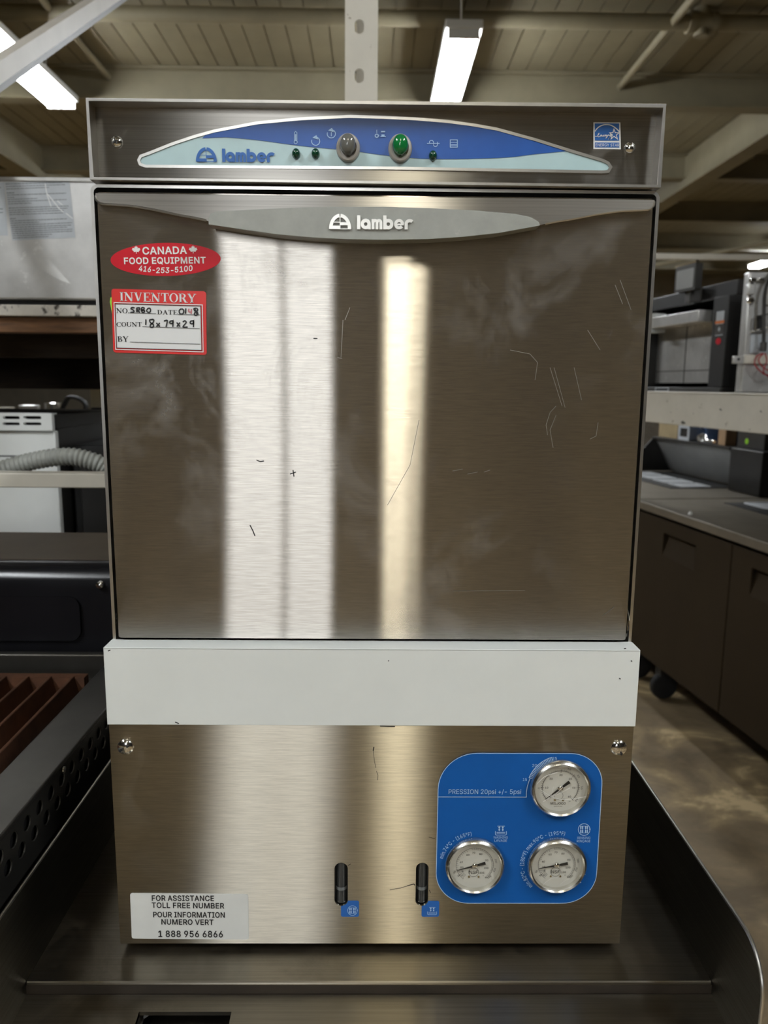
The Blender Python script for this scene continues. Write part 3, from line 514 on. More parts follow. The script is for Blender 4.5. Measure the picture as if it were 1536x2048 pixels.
class MB:
    def __init__(self):
        self.v, self.f, self.mi, self.cur = [], [], [], 0
        self.xf = None

    def mat(self, i):
        self.cur = i
        return self

    def add(self, vs, fs):
        b = len(self.v)
        for q in vs:
            q = Vector(q)
            self.v.append(self.xf @ q if self.xf else q)
        for q in fs:
            self.f.append(tuple(i + b for i in q))
            self.mi.append(self.cur)
        return self

    def box(self, x0, x1, y0, y1, z0, z1):
        return self.add([(x0, y0, z0), (x1, y0, z0), (x1, y1, z0), (x0, y1, z0), (x0, y0, z1), (x1, y0, z1), (x1, y1, z1), (x0, y1, z1)],
                        [(0, 3, 2, 1), (4, 5, 6, 7), (0, 1, 5, 4), (1, 2, 6, 5), (2, 3, 7, 6), (3, 0, 4, 7)])

    def bar(self, a, b, wd, ht, up=(0, 0, 1)):
        """a straight bar from a to b, wd across, ht along up"""
        a, b = Vector(a), Vector(b)
        d = (b - a).normalized()
        s = d.cross(Vector(up)).normalized()
        u = s.cross(d)
        vs = []
        for q in (a, b):
            for i, j in ((-1, -1), (1, -1), (1, 1), (-1, 1)):
                vs.append(q + s * (i * wd / 2) + u * (j * ht / 2))
        return self.add(vs, [(0, 1, 2, 3), (7, 6, 5, 4), (0, 4, 5, 1), (1, 5, 6, 2), (2, 6, 7, 3), (3, 7, 4, 0)])

    def tube(self, path, r, seg=12, closed=False):
        P = [Vector(q) for q in path]
        n = len(P)
        rs = r if isinstance(r, (list, tuple)) else [r] * n
        d0 = (P[1] - P[0]).normalized()
        ref = Vector((0, 0, 1)) if abs(d0.z) < .9 else Vector((1, 0, 0))
        a = d0.cross(ref).normalized()
        vs, fs = [], []
        for i in range(n):
            if closed:
                t = (P[(i + 1) % n] - P[i - 1]).normalized()
            else:
                t = (P[min(i + 1, n - 1)] - P[max(i - 1, 0)]).normalized()
            a = (a - t * a.dot(t)).normalized()
            c = t.cross(a)
            for k in range(seg):
                th = 2 * PI * k / seg
                vs.append(P[i] + (a * math.cos(th) + c * math.sin(th)) * rs[i])
        m = n if closed else n - 1
        for i in range(m):
            for k in range(seg):
                j = (i + 1) % n
                fs.append((i * seg + k, i * seg + (k + 1) % seg, j * seg + (k + 1) % seg, j * seg + k))
        if not closed:
            fs.append(tuple(range(seg))[::-1])
            fs.append(tuple((n - 1) * seg + k for k in range(seg)))
        return self.add(vs, fs)

    def cyl(self, a, b, r, seg=24, r2=None):
        return self.tube([a, b], [r, r if r2 is None else r2], seg)

    def lathe(self, prof, o, axis, seg=48, cap0=False, cap1=False):
        """profile of (radius, height) turned about an axis"""
        o, ax = Vector(o), Vector(axis).normalized()
        ref = Vector((0, 0, 1)) if abs(ax.z) < .9 else Vector((1, 0, 0))
        a = ax.cross(ref).normalized()
        c = ax.cross(a)
        vs, fs = [], []
        for r, h in prof:
            for k in range(seg):
                th = 2 * PI * k / seg
                vs.append(o + ax * h + (a * math.cos(th) + c * math.sin(th)) * r)
        for i in range(len(prof) - 1):
            for k in range(seg):
                fs.append((i * seg + k, i * seg + (k + 1) % seg, (i + 1) * seg + (k + 1) % seg, (i + 1) * seg + k))
        if cap0:
            fs.append(tuple(range(seg))[::-1])
        if cap1:
            fs.append(tuple((len(prof) - 1) * seg + k for k in range(seg)))
        return self.add(vs, fs)

    def slab(self, pl, outer, h0, h1, holes=()):
        """a flat plate of an outline, with holes, from height h0 to h1 over the plane"""
        loops = [list(outer)] + [list(q) for q in holes]
        flat = [q for lp in loops for q in lp]
        tris = tessellate_polygon([[Vector((x, y, 0)) for x, y in lp] for lp in loops])
        n = len(flat)
        vs = [pl.p(x, y, h0) for x, y in flat] + [pl.p(x, y, h1) for x, y in flat]
        fs = [tuple(t) for t in tris] + [tuple(i + n for i in t) for t in tris]
        b = 0
        for lp in loops:
            k = len(lp)
            for i in range(k):
                j = (i + 1) % k
                fs.append((b + i, b + j, b + j + n, b + i + n))
            b += k
        return self.add(vs, fs)

    def flat(self, pl, outer, h, holes=()):
        loops = [list(outer)] + [list(q) for q in holes]
        flat = [q for lp in loops for q in lp]
        tris = tessellate_polygon([[Vector((x, y, 0)) for x, y in lp] for lp in loops])
        return self.add([pl.p(x, y, h) for x, y in flat], [tuple(t) for t in tris])

    def ribbon(self, pl, pts, wd, h, closed=False, thick=0.0):
        """a line of even width drawn on the plane; thick > 0 raises it as a solid"""
        P = [Vector((x, y)) for x, y in pts]
        n = len(P)
        L, Rr = [], []
        for i in range(n):
            if closed:
                d1, d2 = (P[i] - P[i - 1]), (P[(i + 1) % n] - P[i])
            else:
                d1 = P[i] - P[i - 1] if i > 0 else P[1] - P[0]
                d2 = P[i + 1] - P[i] if i < n - 1 else d1
            d1, d2 = d1.normalized(), d2.normalized()
            n1, n2 = Vector((-d1.y, d1.x)), Vector((-d2.y, d2.x))
            mt = n1 + n2
            if mt.length < 1e-6:
                mt = n1
            mt.normalize()
            k = wd / 2 / max(.4, mt.dot(n1))
            L.append(P[i] + mt * k)
            Rr.append(P[i] - mt * k)
        m = n if closed else n - 1
        if thick:
            vs = [pl.p(q.x, q.y, h + thick) for q in L] + [pl.p(q.x, q.y, h + thick) for q in Rr] + \
                 [pl.p(q.x, q.y, h) for q in L] + [pl.p(q.x, q.y, h) for q in Rr]
            fs = []
            for i in range(m):
                j = (i + 1) % n
                fs += [(i, j, n + j, n + i), (i, 2 * n + i, 2 * n + j, j), (n + i, n + j, 3 * n + j, 3 * n + i)]
            if not closed:
                fs += [(0, n, 3 * n, 2 * n), (n - 1, 3 * n - 1, 4 * n - 1, 2 * n - 1)]
            return self.add(vs, fs)
        vs = [pl.p(q.x, q.y, h) for q in L] + [pl.p(q.x, q.y, h) for q in Rr]
        fs = [(i, (i + 1) % n, n + (i + 1) % n, n + i) for i in range(m)]
        return self.add(vs, fs)

    def text(self, pl, s, x, y, size, h, align='l', bold=0.0, width=None, shear=0.0):
        """a line of lettering; size is the cap height; width squeezes the line to a given length"""
        vs, fs = glyphs(s, bold, shear)
        if not vs:
            return self
        x0, x1 = min(q[0] for q in vs), max(q[0] for q in vs)
        kx = size if width is None else width / (x1 - x0)
        off = {'l': -x0, 'c': -(x0 + x1) / 2, 'r': -x1}[align]
        return self.add([pl.p(x + (q[0] + off) * kx, y + q[1] * size, h + q[2] * LAYER) for q in vs], fs)

    def arc_text(self, pl, s, cx, cy, rad, a0, size, h, bold=0.0, squeeze=1.0):
        """lettering clockwise along a circle from angle a0 (radians), feet towards the centre"""
        a = a0
        for ch in s:
            adv = (.38 if ch == ' ' else sign(ch, bold)[2]) * size * squeeze
            am = a - adv / 2 / rad
            if ch != ' ':
                q = pl.sub(cx + rad * math.cos(am), cy + rad * math.sin(am), am - PI / 2)
                vs, fs, _ = sign(ch, bold)
                self.add([q.p(t[0] * size * squeeze - adv / 2, t[1] * size, h + t[2] * LAYER) for t in vs], fs)
            a -= adv / rad
        return a

    def build(self, name, mats, parent=None, bevel=0.0, seg=2, origin=None, smooth=32):
        if not isinstance(mats, (list, tuple)):
            mats = [mats]
        org = origin if origin is not None else (ORI.get(parent.name, Vector()) if parent else Vector())
        org = Vector(org)
        me = bpy.data.meshes.new(name)
        me.from_pydata([q - org for q in self.v], [], self.f)
        for m in mats:
            me.materials.append(m)
        me.polygons.foreach_set('material_index', self.mi)
        me.polygons.foreach_set('use_smooth', [True] * len(self.f))
        me.validate()
        me.set_sharp_from_angle(angle=math.radians(smooth))
        ob = bpy.data.objects.new(name, me)
        COL.objects.link(ob)
        if parent:
            ob.parent = parent
            ORI[ob.name] = org
        else:
            ob.location = org
            ORI[ob.name] = org
        if bevel:
            bm = ob.modifiers.new('edge', 'BEVEL')
            bm.width = bevel
            bm.segments = seg
            bm.limit_method = 'ANGLE'
            bm.angle_limit = math.radians(40)
        return ob


def tag(o, label=None, cat=None, group=None, kind=None):
    if label:
        o['label'] = label
    if cat:
        o['category'] = cat
    if group:
        o['group'] = group
    if kind:
        o['kind'] = kind
    return o


def thing(name, label, cat, loc=(0, 0, 0), rotz=0.0, group=None):
    """an Empty at the thing's base; parts given in world coordinates unless the thing is turned"""
    o = bpy.data.objects.new(name, None)
    COL.objects.link(o)
    o.empty_display_size = .05
    o.location = loc
    o.rotation_euler = (0, 0, rotz)
    ORI[o.name] = Vector((0, 0, 0)) if rotz else Vector(loc)
    return tag(o, label, cat, group)


def struct(name, mb, m, bevel=0):
    return tag(mb.build(name, m, bevel=bevel), kind='structure')


def copy_tree(o, loc=None, parent=None):
    c = o.copy()
    COL.objects.link(c)
    if parent:
        c.parent = parent
    if loc is not None:
        c.location = loc
    for ch in list(o.children):
        copy_tree(ch, None, c)
    return c


def rrect(x0, x1, y0, y1, r, n=8):
    rs = r if isinstance(r, (list, tuple)) else [r] * 4      # bl, br, tr, tl
    out = []
    for (cx, cy, a), q in zip(((x0, y0, PI), (x1, y0, 1.5 * PI), (x1, y1, 0), (x0, y1, .5 * PI)), rs):
        sx, sy = (1 if cx == x0 else -1), (1 if cy == y0 else -1)
        for i in range(n + 1):
            t = a + .5 * PI * i / n
            out.append((cx + sx * q + q * math.cos(t), cy + sy * q + q * math.sin(t)))
    return out


def arc(cx, cy, r, a0, a1, n=16, ry=None):
    ry = r if ry is None else ry
    return [(cx + r * math.cos(math.radians(a0 + (a1 - a0) * i / n)), cy + ry * math.sin(math.radians(a0 + (a1 - a0) * i / n))) for i in range(n + 1)]


def spline(pts, n=8):
    """smooth line through points (Catmull-Rom)"""
    out = []
    P = [Vector(q) for q in pts]
    for i in range(len(P) - 1):
        p0, p1, p2, p3 = P[max(i - 1, 0)], P[i], P[i + 1], P[min(i + 2, len(P) - 1)]
        for k in range(n):
            t = k / n
            out.append(.5 * ((2 * p1) + (p2 - p0) * t + (2 * p0 - 5 * p1 + 4 * p2 - p3) * t * t + (3 * p1 - p0 - 3 * p2 + p3) * t ** 3))
    out.append(P[-1])
    return [tuple(q) for q in out]

# ================================================================== THE ROOM
X0, X1, Y0, Y1, ZC = -9.0, 9.0, -6.0, 18.0, 4.0
struct('floor', MB().box(X0, X1, Y0, Y1, -.06, 0), M['floor'])
cb = MB()
cb.box(X0, X1, Y0, Y1, ZC + .014, ZC + .10)
k = X0
while k < X1:                                   # tongue-and-groove planks running away from the camera
    cb.box(k + .005, k + .155, Y0, Y1, ZC, ZC + .02)
    k += .16
struct('ceiling', cb, M['ceiling_paint'])
struct('wall_back', MB().box(X0, X1, Y1, Y1 + .1, 0, ZC), M['wall_paint'])
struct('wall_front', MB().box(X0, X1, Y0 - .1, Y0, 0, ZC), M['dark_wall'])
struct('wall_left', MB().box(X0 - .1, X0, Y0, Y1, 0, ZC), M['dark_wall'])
struct('wall_right', MB().box(X1, X1 + .1, Y0, Y1, 0, ZC), M['wall_paint'])
n = 0
for yb in (-4.55, -2.6, -.35, 1.9, 4.15, 6.40, 8.65, 10.9, 13.15, 15.4):          # steel beams across the ceiling
    n += 1
    b = MB()
    b.box(X0, X1, yb - .045, yb + .005, ZC - .24, ZC - .003)
    b.box(X0, X1, yb - .10, yb + .06, ZC - .265, ZC - .24)
    b.box(X0, X1, yb - .10, yb + .06, ZC - .022, ZC - .003)
    struct('trim_%d' % n, b, M['beam_paint'])
for xb in (3.52, -3.78):                                                          # girders running away
    n += 1
    b = MB()
    b.box(xb - .02, xb + .02, Y0, Y1, ZC - .38, ZC - .003)
    b.box(xb - .10, xb + .10, Y0, Y1, ZC - .405, ZC - .38)
    struct('trim_%d' % n, b, M['beam_paint'])

# pipes under the ceiling
p = thing('ceiling_pipe', 'thick painted pipe running across under the ceiling with a drop fitting', 'pipe', (0, 5.2, 3.9))
MB().cyl((X0, 5.2, 3.91), (X1, 5.2, 3.91), .053, 20).build('pipe_run', M['beam_paint'], p)
t = MB()
t.lathe([(.056, -.10), (.072, -.10), (.072, -.06), (.066, -.06), (.066, .06), (.072, .06), (.072, .10), (.056, .10)], (2.26, 5.2, 3.91), (1, 0, 0), 20, True, True)
t.cyl((2.26, 5.2, 3.91), (2.26, 5.2, 4.0), .055, 20)
t.cyl((2.26, 5.2, 3.82), (2.26, 5.2, 3.87), .05, 16)
t.build('tee_fitting', M['beam_paint'], p)
p = thing('conduit', 'thin painted conduit with an elbow, running away under the ceiling right of the bright lamp', 'pipe', (2.05, 6, 3.9))
MB().tube([(2.05, -3, 3.9), (2.05, 6.5, 3.9)], .028, 10).build('conduit_run', M['beam_paint'], p)
MB().tube(spline([(2.05, 6.47, 3.9), (1.98, 6.5, 3.9), (1.80, 6.5, 3.9), (1.74, 6.5, 3.92), (1.72, 6.5, 3.995)], 5), .033, 10).build('elbow', M['beam_paint'], p)
tag(MB().tube([(-2.25, -3, 3.92), (-2.25, 14, 3.92)], .025, 10).build('conduit', M['beam_paint'], origin=(-2.25, 5, 3.92)),
    'straight thin conduit running away under the ceiling above the rack brace', 'pipe')
tag(MB().tube([(6.2, 7, 3.3), (4.3, 12.2, 3.3)], .03, 10).tube([(5.2, 9.7, 3.3), (5.2, 9.7, 4)], .012, 8).build('conduit', M['beam_paint'], origin=(5, 9, 3.3)),
    'thin conduit hung on a rod, slanting across the far right ceiling', 'pipe')


def lamp(x, y, z, L, wd, tube, label, group, ntube=4):
    r = thing('ceiling_lamp', label, 'lamp', (x, y, z), group=group)
    h = MB()
    h.box(x - wd / 2 - .02, x + wd / 2 + .02, y - L / 2 - .03, y + L / 2 + .03, z + .035, z + .085)
    h.build('lamp_housing', M['lamp_body'], r, bevel=.006)
    for q in (-1, 1):
        MB().cyl((x, y + q * L * .38, z + .08), (x, y + q * L * .38, ZC + .01), .006, 8).build('hanger_rod', M['lamp_body'], r)
        MB().box(x - wd / 2, x + wd / 2, y + q * (L / 2 + .005) - .012, y + q * (L / 2 + .005) + .012, z - .02, z + .036).build('lamp_holder', M['lamp_body'], r)
    for i in range(ntube):
        xx = x - wd / 2 + wd * (i + .5) / ntube
        MB().cyl((xx, y - L / 2, z), (xx, y + L / 2, z), min(.019, wd / ntube * .42), 12).build('tube', M[tube], r)
    return r


GL = 'fluorescent lamps under the ceiling'
lamp(.548, 5.45, 3.60, 1.50, .20, 'tube_cool', 'bright four-tube ceiling lamp showing above the right half of the dishwasher', GL)
lamp(-2.555, 4.98, 3.60, 2.20, .22, 'tube_cool', 'bright four-tube ceiling lamp cut across by the slanting rack brace', GL)
lamp(7.05, 13.4, 3.62, 1.6, .22, 'tube_cool', 'ceiling lamp at the right edge over the stored equipment', GL)
for xl, yl in ((1.4, 7.5), (-1.3, 9.6), (1.9, 12.0)):  # unseen lamps added to brighten the far ceiling and beams
    lamp(xl, yl, 3.60, 1.5, .22, 'tube_cool', 'unseen four-tube ceiling lamp added behind the dishwasher to brighten the hall', 'unseen ceiling lamps added farther back in the hall')
LB = 'four-tube ceiling lamps over the aisle before the dishwasher'
for yl in (-2.95, -5.2):
    lamp(.165, yl, 3.70, 1.3, .20, 'tube_warm', 'warm four-tube ceiling lamp over the aisle in front of the dishwasher', LB)
for xl, yl in ((-2.1, -1.8), (2.1, -1.8)):  # lamps added out of view for more light on the machine's front
    lamp(xl, yl, 3.70, 1.6, .22, 'tube_cool', 'unseen cool four-tube ceiling lamp added to light the dishwasher front', 'unseen four-tube ceiling lamps added at the sides')
# tall daylit window in the wall behind the photographer
wn = thing('window_1', None, None, (-.83, Y0, 1.9))
wn['kind'] = 'structure'
WX0, WX1, WZ0, WZ1 = -1.285, -.375, 1.55, 3.45
MB().box(WX0, WX1, Y0 - .012, Y0 + .008, WZ0, WZ1).build('pane', M['daylight'], wn)
for a, c, e, g in ((WX0 - .06, WX0, WZ0 - .06, WZ1 + .06), (WX1, WX1 + .06, WZ0 - .06, WZ1 + .06), (WX0, WX1, WZ0 - .06, WZ0), (WX0, WX1, WZ1, WZ1 + .06)):
    MB().box(a, c, Y0 - .012, Y0 + .045, e, g).build('window_frame', M['machine_grey'], wn)
MB().box(-.800, -.765, Y0 - .012, Y0 + .035, WZ0, WZ1).build('mullion', M['machine_grey'], wn)

# ================================================================== WORK TRAY UNDER THE DISHWASHER
ZD = .888
st = thing('work_stand', 'stained stainless steel stand with raised side guards carrying the dishwasher', 'equipment stand', (0, .25, 0))
d = MB()
d.box(-.2985, .2985, -.036, .62, ZD - .006, ZD)
d.tube([(-.297, -.0355, ZD - .0015), (.297, -.0355, ZD - .0015)], .0022, 10)
d.build('deck', M['deck_steel'], st)
MB().box(-.2985, .2985, -.0375, -.0345, ZD - .016, ZD - .0025).build('riser', M['riser_dark_reflection'], st)
lg = MB()
lp = Plane((0, -.0375, .8730), (1, 0, 0), Vector((0, -1, -.16)))         # ledge sloping down towards the front
lg.slab(lp, [(-.2985, 0), (.2985, 0), (.2985, .112), (-.2985, .112)], -.004, 0, holes=[[(-.196, .016), (-.118, .016), (-.118, .09), (-.196, .09)][::-1]])
lg.box(-.2985, .2985, -.152, -.147, .70, .858)
for i in range(60):                                                     # weld bead along the foot of the riser
    x = -.295 + .59 * i / 59 + random.uniform(-.002, .002)
    lg.lathe([(.0009, -.004), (.0014, 0), (.0009, .004)], (x, -.0385, .8735), (1, 0, 0), 6, True, True)
lg.build('front_ledge', M['deck_steel'], st)
cr = MB()
cr.ribbon(lp, [(-.196, .092), (-.196, .014), (-.1905, .009), (-.116, .009)], .007, .0005, thick=.004)
cr.build('cutout_rim', M['edge_steel'], st)
MB().box(-.20, -.112, -.14, -.05, .80, .845).build('waste_drawer', M['black'], st)
for s in (-1, 1):
    g = MB()
    gp = Plane((s * .2990, 0, 0), (0, 1, 0), (0, 0, 1))
    prof = [(.62, .70), (.62, .9735)] + [(-.078 + .036 * math.cos(math.radians(a)), .9375 + .036 * math.sin(math.radians(a))) for a in range(90, 181, 9)] + [(-.114, .70)]
    g.slab(gp, prof, -.0008 - .0004, .0012)
    rim = [(.62, .9735)] + [(-.078 + .036 * math.cos(math.radians(a)), .9375 + .036 * math.sin(math.radians(a))) for a in range(90, 181, 9)] + [(-.114, .70)]
    g.build('side_guard', M['guard_steel'], st)
    MB().tube([(s * .2992, y, z) for y, z in rim], .0016, 8).build('guard_edge', M['edge_steel'], st)
bd = MB()
bd.box(-.296, .296, -.12, .60, .18, .872 - .035)
bd.build('cabinet', M['back_steel'], st)
for x in (-.26, .26):
    for y in (-.08, .56):
        MB().cyl((x, y, 0), (x, y, .18), .022, 14).build('leg', M['frame_steel'], st)

# ================================================================== THE DISHWASHER
dw = thing('undercounter_dishwasher', 'scuffed stainless steel undercounter dishwasher standing on the work stand', 'dishwasher', (0, .25, ZD))
HZ0, HZ1 = 1.556, 1.6180
hb = MB()
hb.box(-.2268, .2268, .046, .49, .900, 1.556)
hb.box(-.2245, .2245, .036, .49, 1.556, 1.6165)
hb.build('housing', M['back_steel'], dw)
for x in (-.2, .2):
    for y in (.05, .45):
        MB().cyl((x, y, ZD), (x, y, .902), .016, 14).build('foot', M['rubber'], dw)

# door opening frame
fr = MB()
FPL = Plane((0, .021, 0))
fr.slab(FPL, rrect(-.2284, .2284, 1.1765, 1.5556, [0.0005, .0005, .006, .006]), -.028, 0,
        holes=[rrect(-.2258, .2258, 1.1775, 1.5532, [.0004, .0004, .004, .004])])
fr.build('door_frame', M['edge_steel'], dw, bevel=.0008)
MB().box(-.2262, .2262, .041, .046, 1.176, 1.5545).build('door_gasket', M['black_gap'], dw)

# ---- control panel (hood)
cp = MB()
HPL = Plane((0, .0135, 0))
hood_out = [(-.2258, HZ1 - .0008), (-.2258, HZ0 + .0012), (.2262, HZ0 + .0005), (.2262, HZ1 + .0006)]
hood_in = [(-.2236, HZ1 - .0030), (-.2226, HZ0 + .0032), (.2230, HZ0 + .0026), (.2240, HZ1 - .0022)]
cp.slab(HPL, hood_out[::-1], -.026, 0, holes=[hood_in])
hood = cp.build('control_panel', M['frame_steel'], dw, bevel=.0007)
YF = .0275
hf = MB()
hf.box(-.2240, .2245, YF, YF + .004, HZ0 + .0015, HZ1 - .001)
hf.box(-.223, .223, YF - .004, YF, HZ0 + .0018, HZ0 + .0042)
hf.build('panel_face', M['hood_steel'], hood)


def fx(px, py, Y):
    q = at(px, py, Y)
    return (q.x, q.z)


FA = Plane((0, YF, 0))
top = [(300, 309), (345, 291), (390, 276), (430, 265), (515, 249), (600, 241), (700, 236), (768, 238), (830, 241), (893, 246), (945, 253), (993, 261.5), (1068, 282), (1148, 307), (1205, 324)]
outline_px = [(284, 327), (280, 320), (285, 314)] + top + [(1215, 329), (1219, 335), (1214, 341), (1205, 342.5), (768, 334), (400, 331.5), (293, 331)]
outline = [fx(a, b, YF) for a, b in outline_px]
outline = spline(outline[:3] + outline[3:-5], 3) + outline[-5:]
rim = MB()
rim.ribbon(FA, [fx(a, b, YF) for a, b in [(281, 329), (278, 321), (282, 313)] + [(a, b - 2.5) for a, b in top] + [(1216, 327), (1221, 335), (1216, 343.5), (1205, 344.5), (768, 336.5), (400, 334), (291, 333)]],
           .0022, 0, closed=True, thick=.0011)
rim.build('overlay_rim', M['edge_steel'], hood)
ov = MB()
ov.mat(0).flat(FA, outline, .0004)
wave = [(405, 277), (440, 275.5), (465, 276), (525, 282), (600, 292), (700, 302), (768, 311), (818, 316), (868, 318.5), (943, 318), (1018, 315), (1068, 309), (1136, 302.5)]
bl = [fx(a, b, YF) for a, b in spline(wave, 4)]
tp = [fx(a, b, YF) for a, b in spline([(410, 271), (430, 265.6), (515, 249.6), (600, 241.6), (700, 236.6), (768, 238.6), (830, 241.6), (893, 246.6), (945, 253.6), (993, 262), (1068, 282.6), (1125, 299.6)], 4)]
ov.mat(1).flat(FA, bl + tp[::-1], .0007)
overlay = ov.build('control_overlay', [M['fascia_pale'], M['fascia_blue']], hood)


def logo(mb, pl, h, thick=0.0):
    """the maker's half-round emblem and word, x-height 1"""
    w = .33
    step = 0
    for pts, q in (
        ([(.175, 0), (.175, 1.33)], w),
        ([(1.215, 0), (1.215, .55)], .32),
        ([(1.60, 0), (1.60, .98)], .29),
        ([(1.60, .60)] + arc(1.795, .645, .195, 180, 0, 10) + [(1.99, 0)], .29),
        ([(1.99, .60)] + arc(2.185, .645, .195, 180, 0, 10) + [(2.38, 0)], .29),
        ([(2.775, 0), (2.775, 1.33)], w),
        (arc(4.19, .5, .345, 0, 325, 28), .30),
        ([(3.90, .47), (4.66, .47)], .17),
        ([(4.90, 0), (4.90, .55)] + arc(5.25, .46, .38, 160, 48, 10), .31),
    ):
        step += 1.6e-5
        mb.ribbon(pl, pts, q, h + step, thick=thick)
    mb.ribbon(pl, arc(.87, .5, .34, 0, 360, 30)[:-1], .33, h + step + 2e-5, closed=True, thick=thick)
    mb.ribbon(pl, arc(3.12, .5, .34, 0, 360, 30)[:-1], .33, h + step + 4e-5, closed=True, thick=thick)
    cx = -1.68
    mb.ribbon(pl, arc(cx, .02, .94, 93, 180, 16, 1.27), .33, h, thick=thick)
    mb.ribbon(pl, arc(cx, .02, .94, 87, 0, 16, 1.27), .33, h + 1e-5, thick=thick)
    for x0, x1, y, q in ((-2.70, -1.71, .165, .33), (-2.45, -1.7, .66, .06), (-1.70, -.80, .51, .28), (-1.70, -.62, .03, .07)):
        step += 1.6e-5
        mb.ribbon(pl, [(x0, y), (x1, y)], q, h + step, thick=thick)
    mb.ribbon(pl, [(cx, .03), (cx, 1.15)], .06, h + step + 2e-5, thick=thick)


class Scaled(Plane):
    """a plane whose coordinates are scaled"""
    def __init__(self, o, u, v, k, kh=1.0):
        Plane.__init__(self, o, u, v)
        self.k = k

    def p(self, x, y, h=0.0):
        return self.o + self.u * (x * self.k) + self.v * (y * self.k) + self.n * h


def px_plane(a, b, Y):
    """plane through a photo point, u towards another photo point, on y = Y; returns it, the length and metres per pixel"""
    A, B = at(a[0], a[1], Y), at(b[0], b[1], Y)
    u = (B - A)
    L = u.length
    u.normalize()
    pl = Plane(A, u, Vector((-u.z, 0, u.x)))
    return pl, L, L / math.hypot(b[0] - a[0], b[1] - a[1])


def upscale(a, Y):
    """metres per photo pixel upwards at a photo point"""
    return (at(a[0], a[1] - 5, Y) - at(a[0], a[1] + 5, Y)).length / 10


def text_px(mb, s, a, b, cap, Y, h, bold=0.0, shear=0.0):
    pl, L, k = px_plane(a, b, Y)
    mb.text(pl, s, 0, 0, cap * upscale(a, Y), h, 'l', bold, L, shear)


LINES = [0]


def line_px(mb, pts, wpx, Y, h, closed=False, smooth=0):
    P = [fx(a, b, Y) for a, b in pts]
    if smooth:
        P = spline(P, smooth)
    q, L, k = px_plane(pts[0], (pts[0][0] + 50, pts[0][1]), Y)
    LINES[0] = (LINES[0] + 1) % 14
    mb.ribbon(Plane((0, Y, 0)), P, wpx * k, h + LINES[0] * LAYER, closed)


pl, L, kk = px_plane((445, 324.6), (552, 325.4), YF)
lm = MB()
logo(lm, Scaled(pl.o, pl.u, pl.v, L / 5.69), .0011)
lm.build('logo', M['logo_blue'], overlay)
ic = [MB()]                                 # printed symbols, each a part
I = lambda pts, wp=1.4, closed=False: line_px(ic[-1], pts, wp, YF, .0012, closed)


def zo(x, y):                               # from the enlarged view of the overlay
    return (540 + x / 3.657, 220 + y / 3.657)


def ring_px(cx, cy, r, a0=0, a1=360, n=24):
    return [(cx + r * math.cos(math.radians(a0 + (a1 - a0) * i / n)), cy - r * math.sin(math.radians(a0 + (a1 - a0) * i / n))) for i in range(n + 1)]


I([zo(180, 228), zo(180, 168), zo(188, 160), zo(198, 168), zo(198, 228)], 1.2)
I([zo(189, 225), zo(189, 180)], 2.0)
I(ring_px(*zo(189, 238), 3.2), 1.2, True)
ic.append(MB())
I(ring_px(*zo(335, 232), 8.2, 70, -200), 1.5)
I([zo(322, 205), zo(338, 194), zo(345, 212)], 2.4, True)
ic.append(MB())
I(ring_px(*zo(449, 178), 8.2, 70, -200), 1.5)
I([zo(436, 152), zo(452, 141), zo(460, 159)], 2.4, True)
I([zo(449, 165), zo(449, 195)], 1.5)
ic.append(MB())
I([zo(781, 148), zo(781, 172)], 1.2)
I(ring_px(*zo(781, 192), 3.2), 1.8, True)
I([zo(812, 162), zo(842, 162)], 2.4)
I([zo(808, 198), zo(848, 198)], 1.3)
I([zo(815, 190), zo(838, 190)], 3.6)
ic.append(MB())
I([zo(1147, 247), zo(1240, 247)], 1.2)
I([zo(1166, 247)] + ring_px(*zo(1180, 240), 4.0, 180, 0, 8) + [zo(1195, 258)] + ring_px(*zo(1209, 256), 4.0, 180, 360, 8) + [zo(1223, 236)], 1.3)
ic.append(MB())
I([zo(1317, 222), zo(1369, 222), zo(1369, 275), zo(1317, 275)], 1.4, True)
for yy in (240, 256, 264):
    I([zo(1320, yy), zo(1366, yy)], 1.0)
for q in ic:
    q.build('symbol', M['pale_ink'], overlay)


def dome(mb, cx, cz, Y, rx, rz, prof, seg=32):
    """turned shape about the y axis, drawn out to an oval; prof of (fraction of radius, height out)"""
    vs, fs = [], []
    for f, h in prof:
        for k in range(seg):
            t = 2 * PI * k / seg
            vs.append((cx + rx * f * math.cos(t), Y - h, cz + rz * f * math.sin(t)))
    for i in range(len(prof) - 1):
        for k in range(seg):
            fs.append((i * seg + k, i * seg + (k + 1) % seg, (i + 1) * seg + (k + 1) % seg, (i + 1) * seg + k))
    fs.append(tuple((len(prof) - 1) * seg + k for k in range(seg)))
    mb.add(vs, fs)


for (bx, bz), mt, lb in ((fx(696, 294, YF - .004), 'button_grey', 'grey push button'), (fx(800.5, 295, YF - .004), 'button_green', 'green push button')):
    b = MB()
    dome(b, bx, bz, YF, .0092, .0106, [(1.05, 0), (1.05, .0015), (1.0, .0035), (.92, .0042), (.74, .0040), (.70, .002)])
    b = b.build('button_bezel', M['bezel_beige'], hood)
    c = MB()
    dome(c, bx, bz + .0012, YF, .0061, .0076, [(1, 0), (1, .008), (.96, .0098), (.80, .0112), (.5, .0122), (.2, .0126), (.02, .0127)])
    tag(c.build('push_button', M[mt], b), lb)
for q in ((592, 307), (631, 307), (866, 311)):
    bx, bz = fx(q[0], q[1], YF - .002)
    c = MB()
    dome(c, bx, bz, YF, .0033, .0040, [(1, 0), (1, .002), (.9, .0034), (.6, .0048), (.25, .0053), (.02, .0054)], 24)
    c.build('indicator_light', M['lamp_green'], hood)


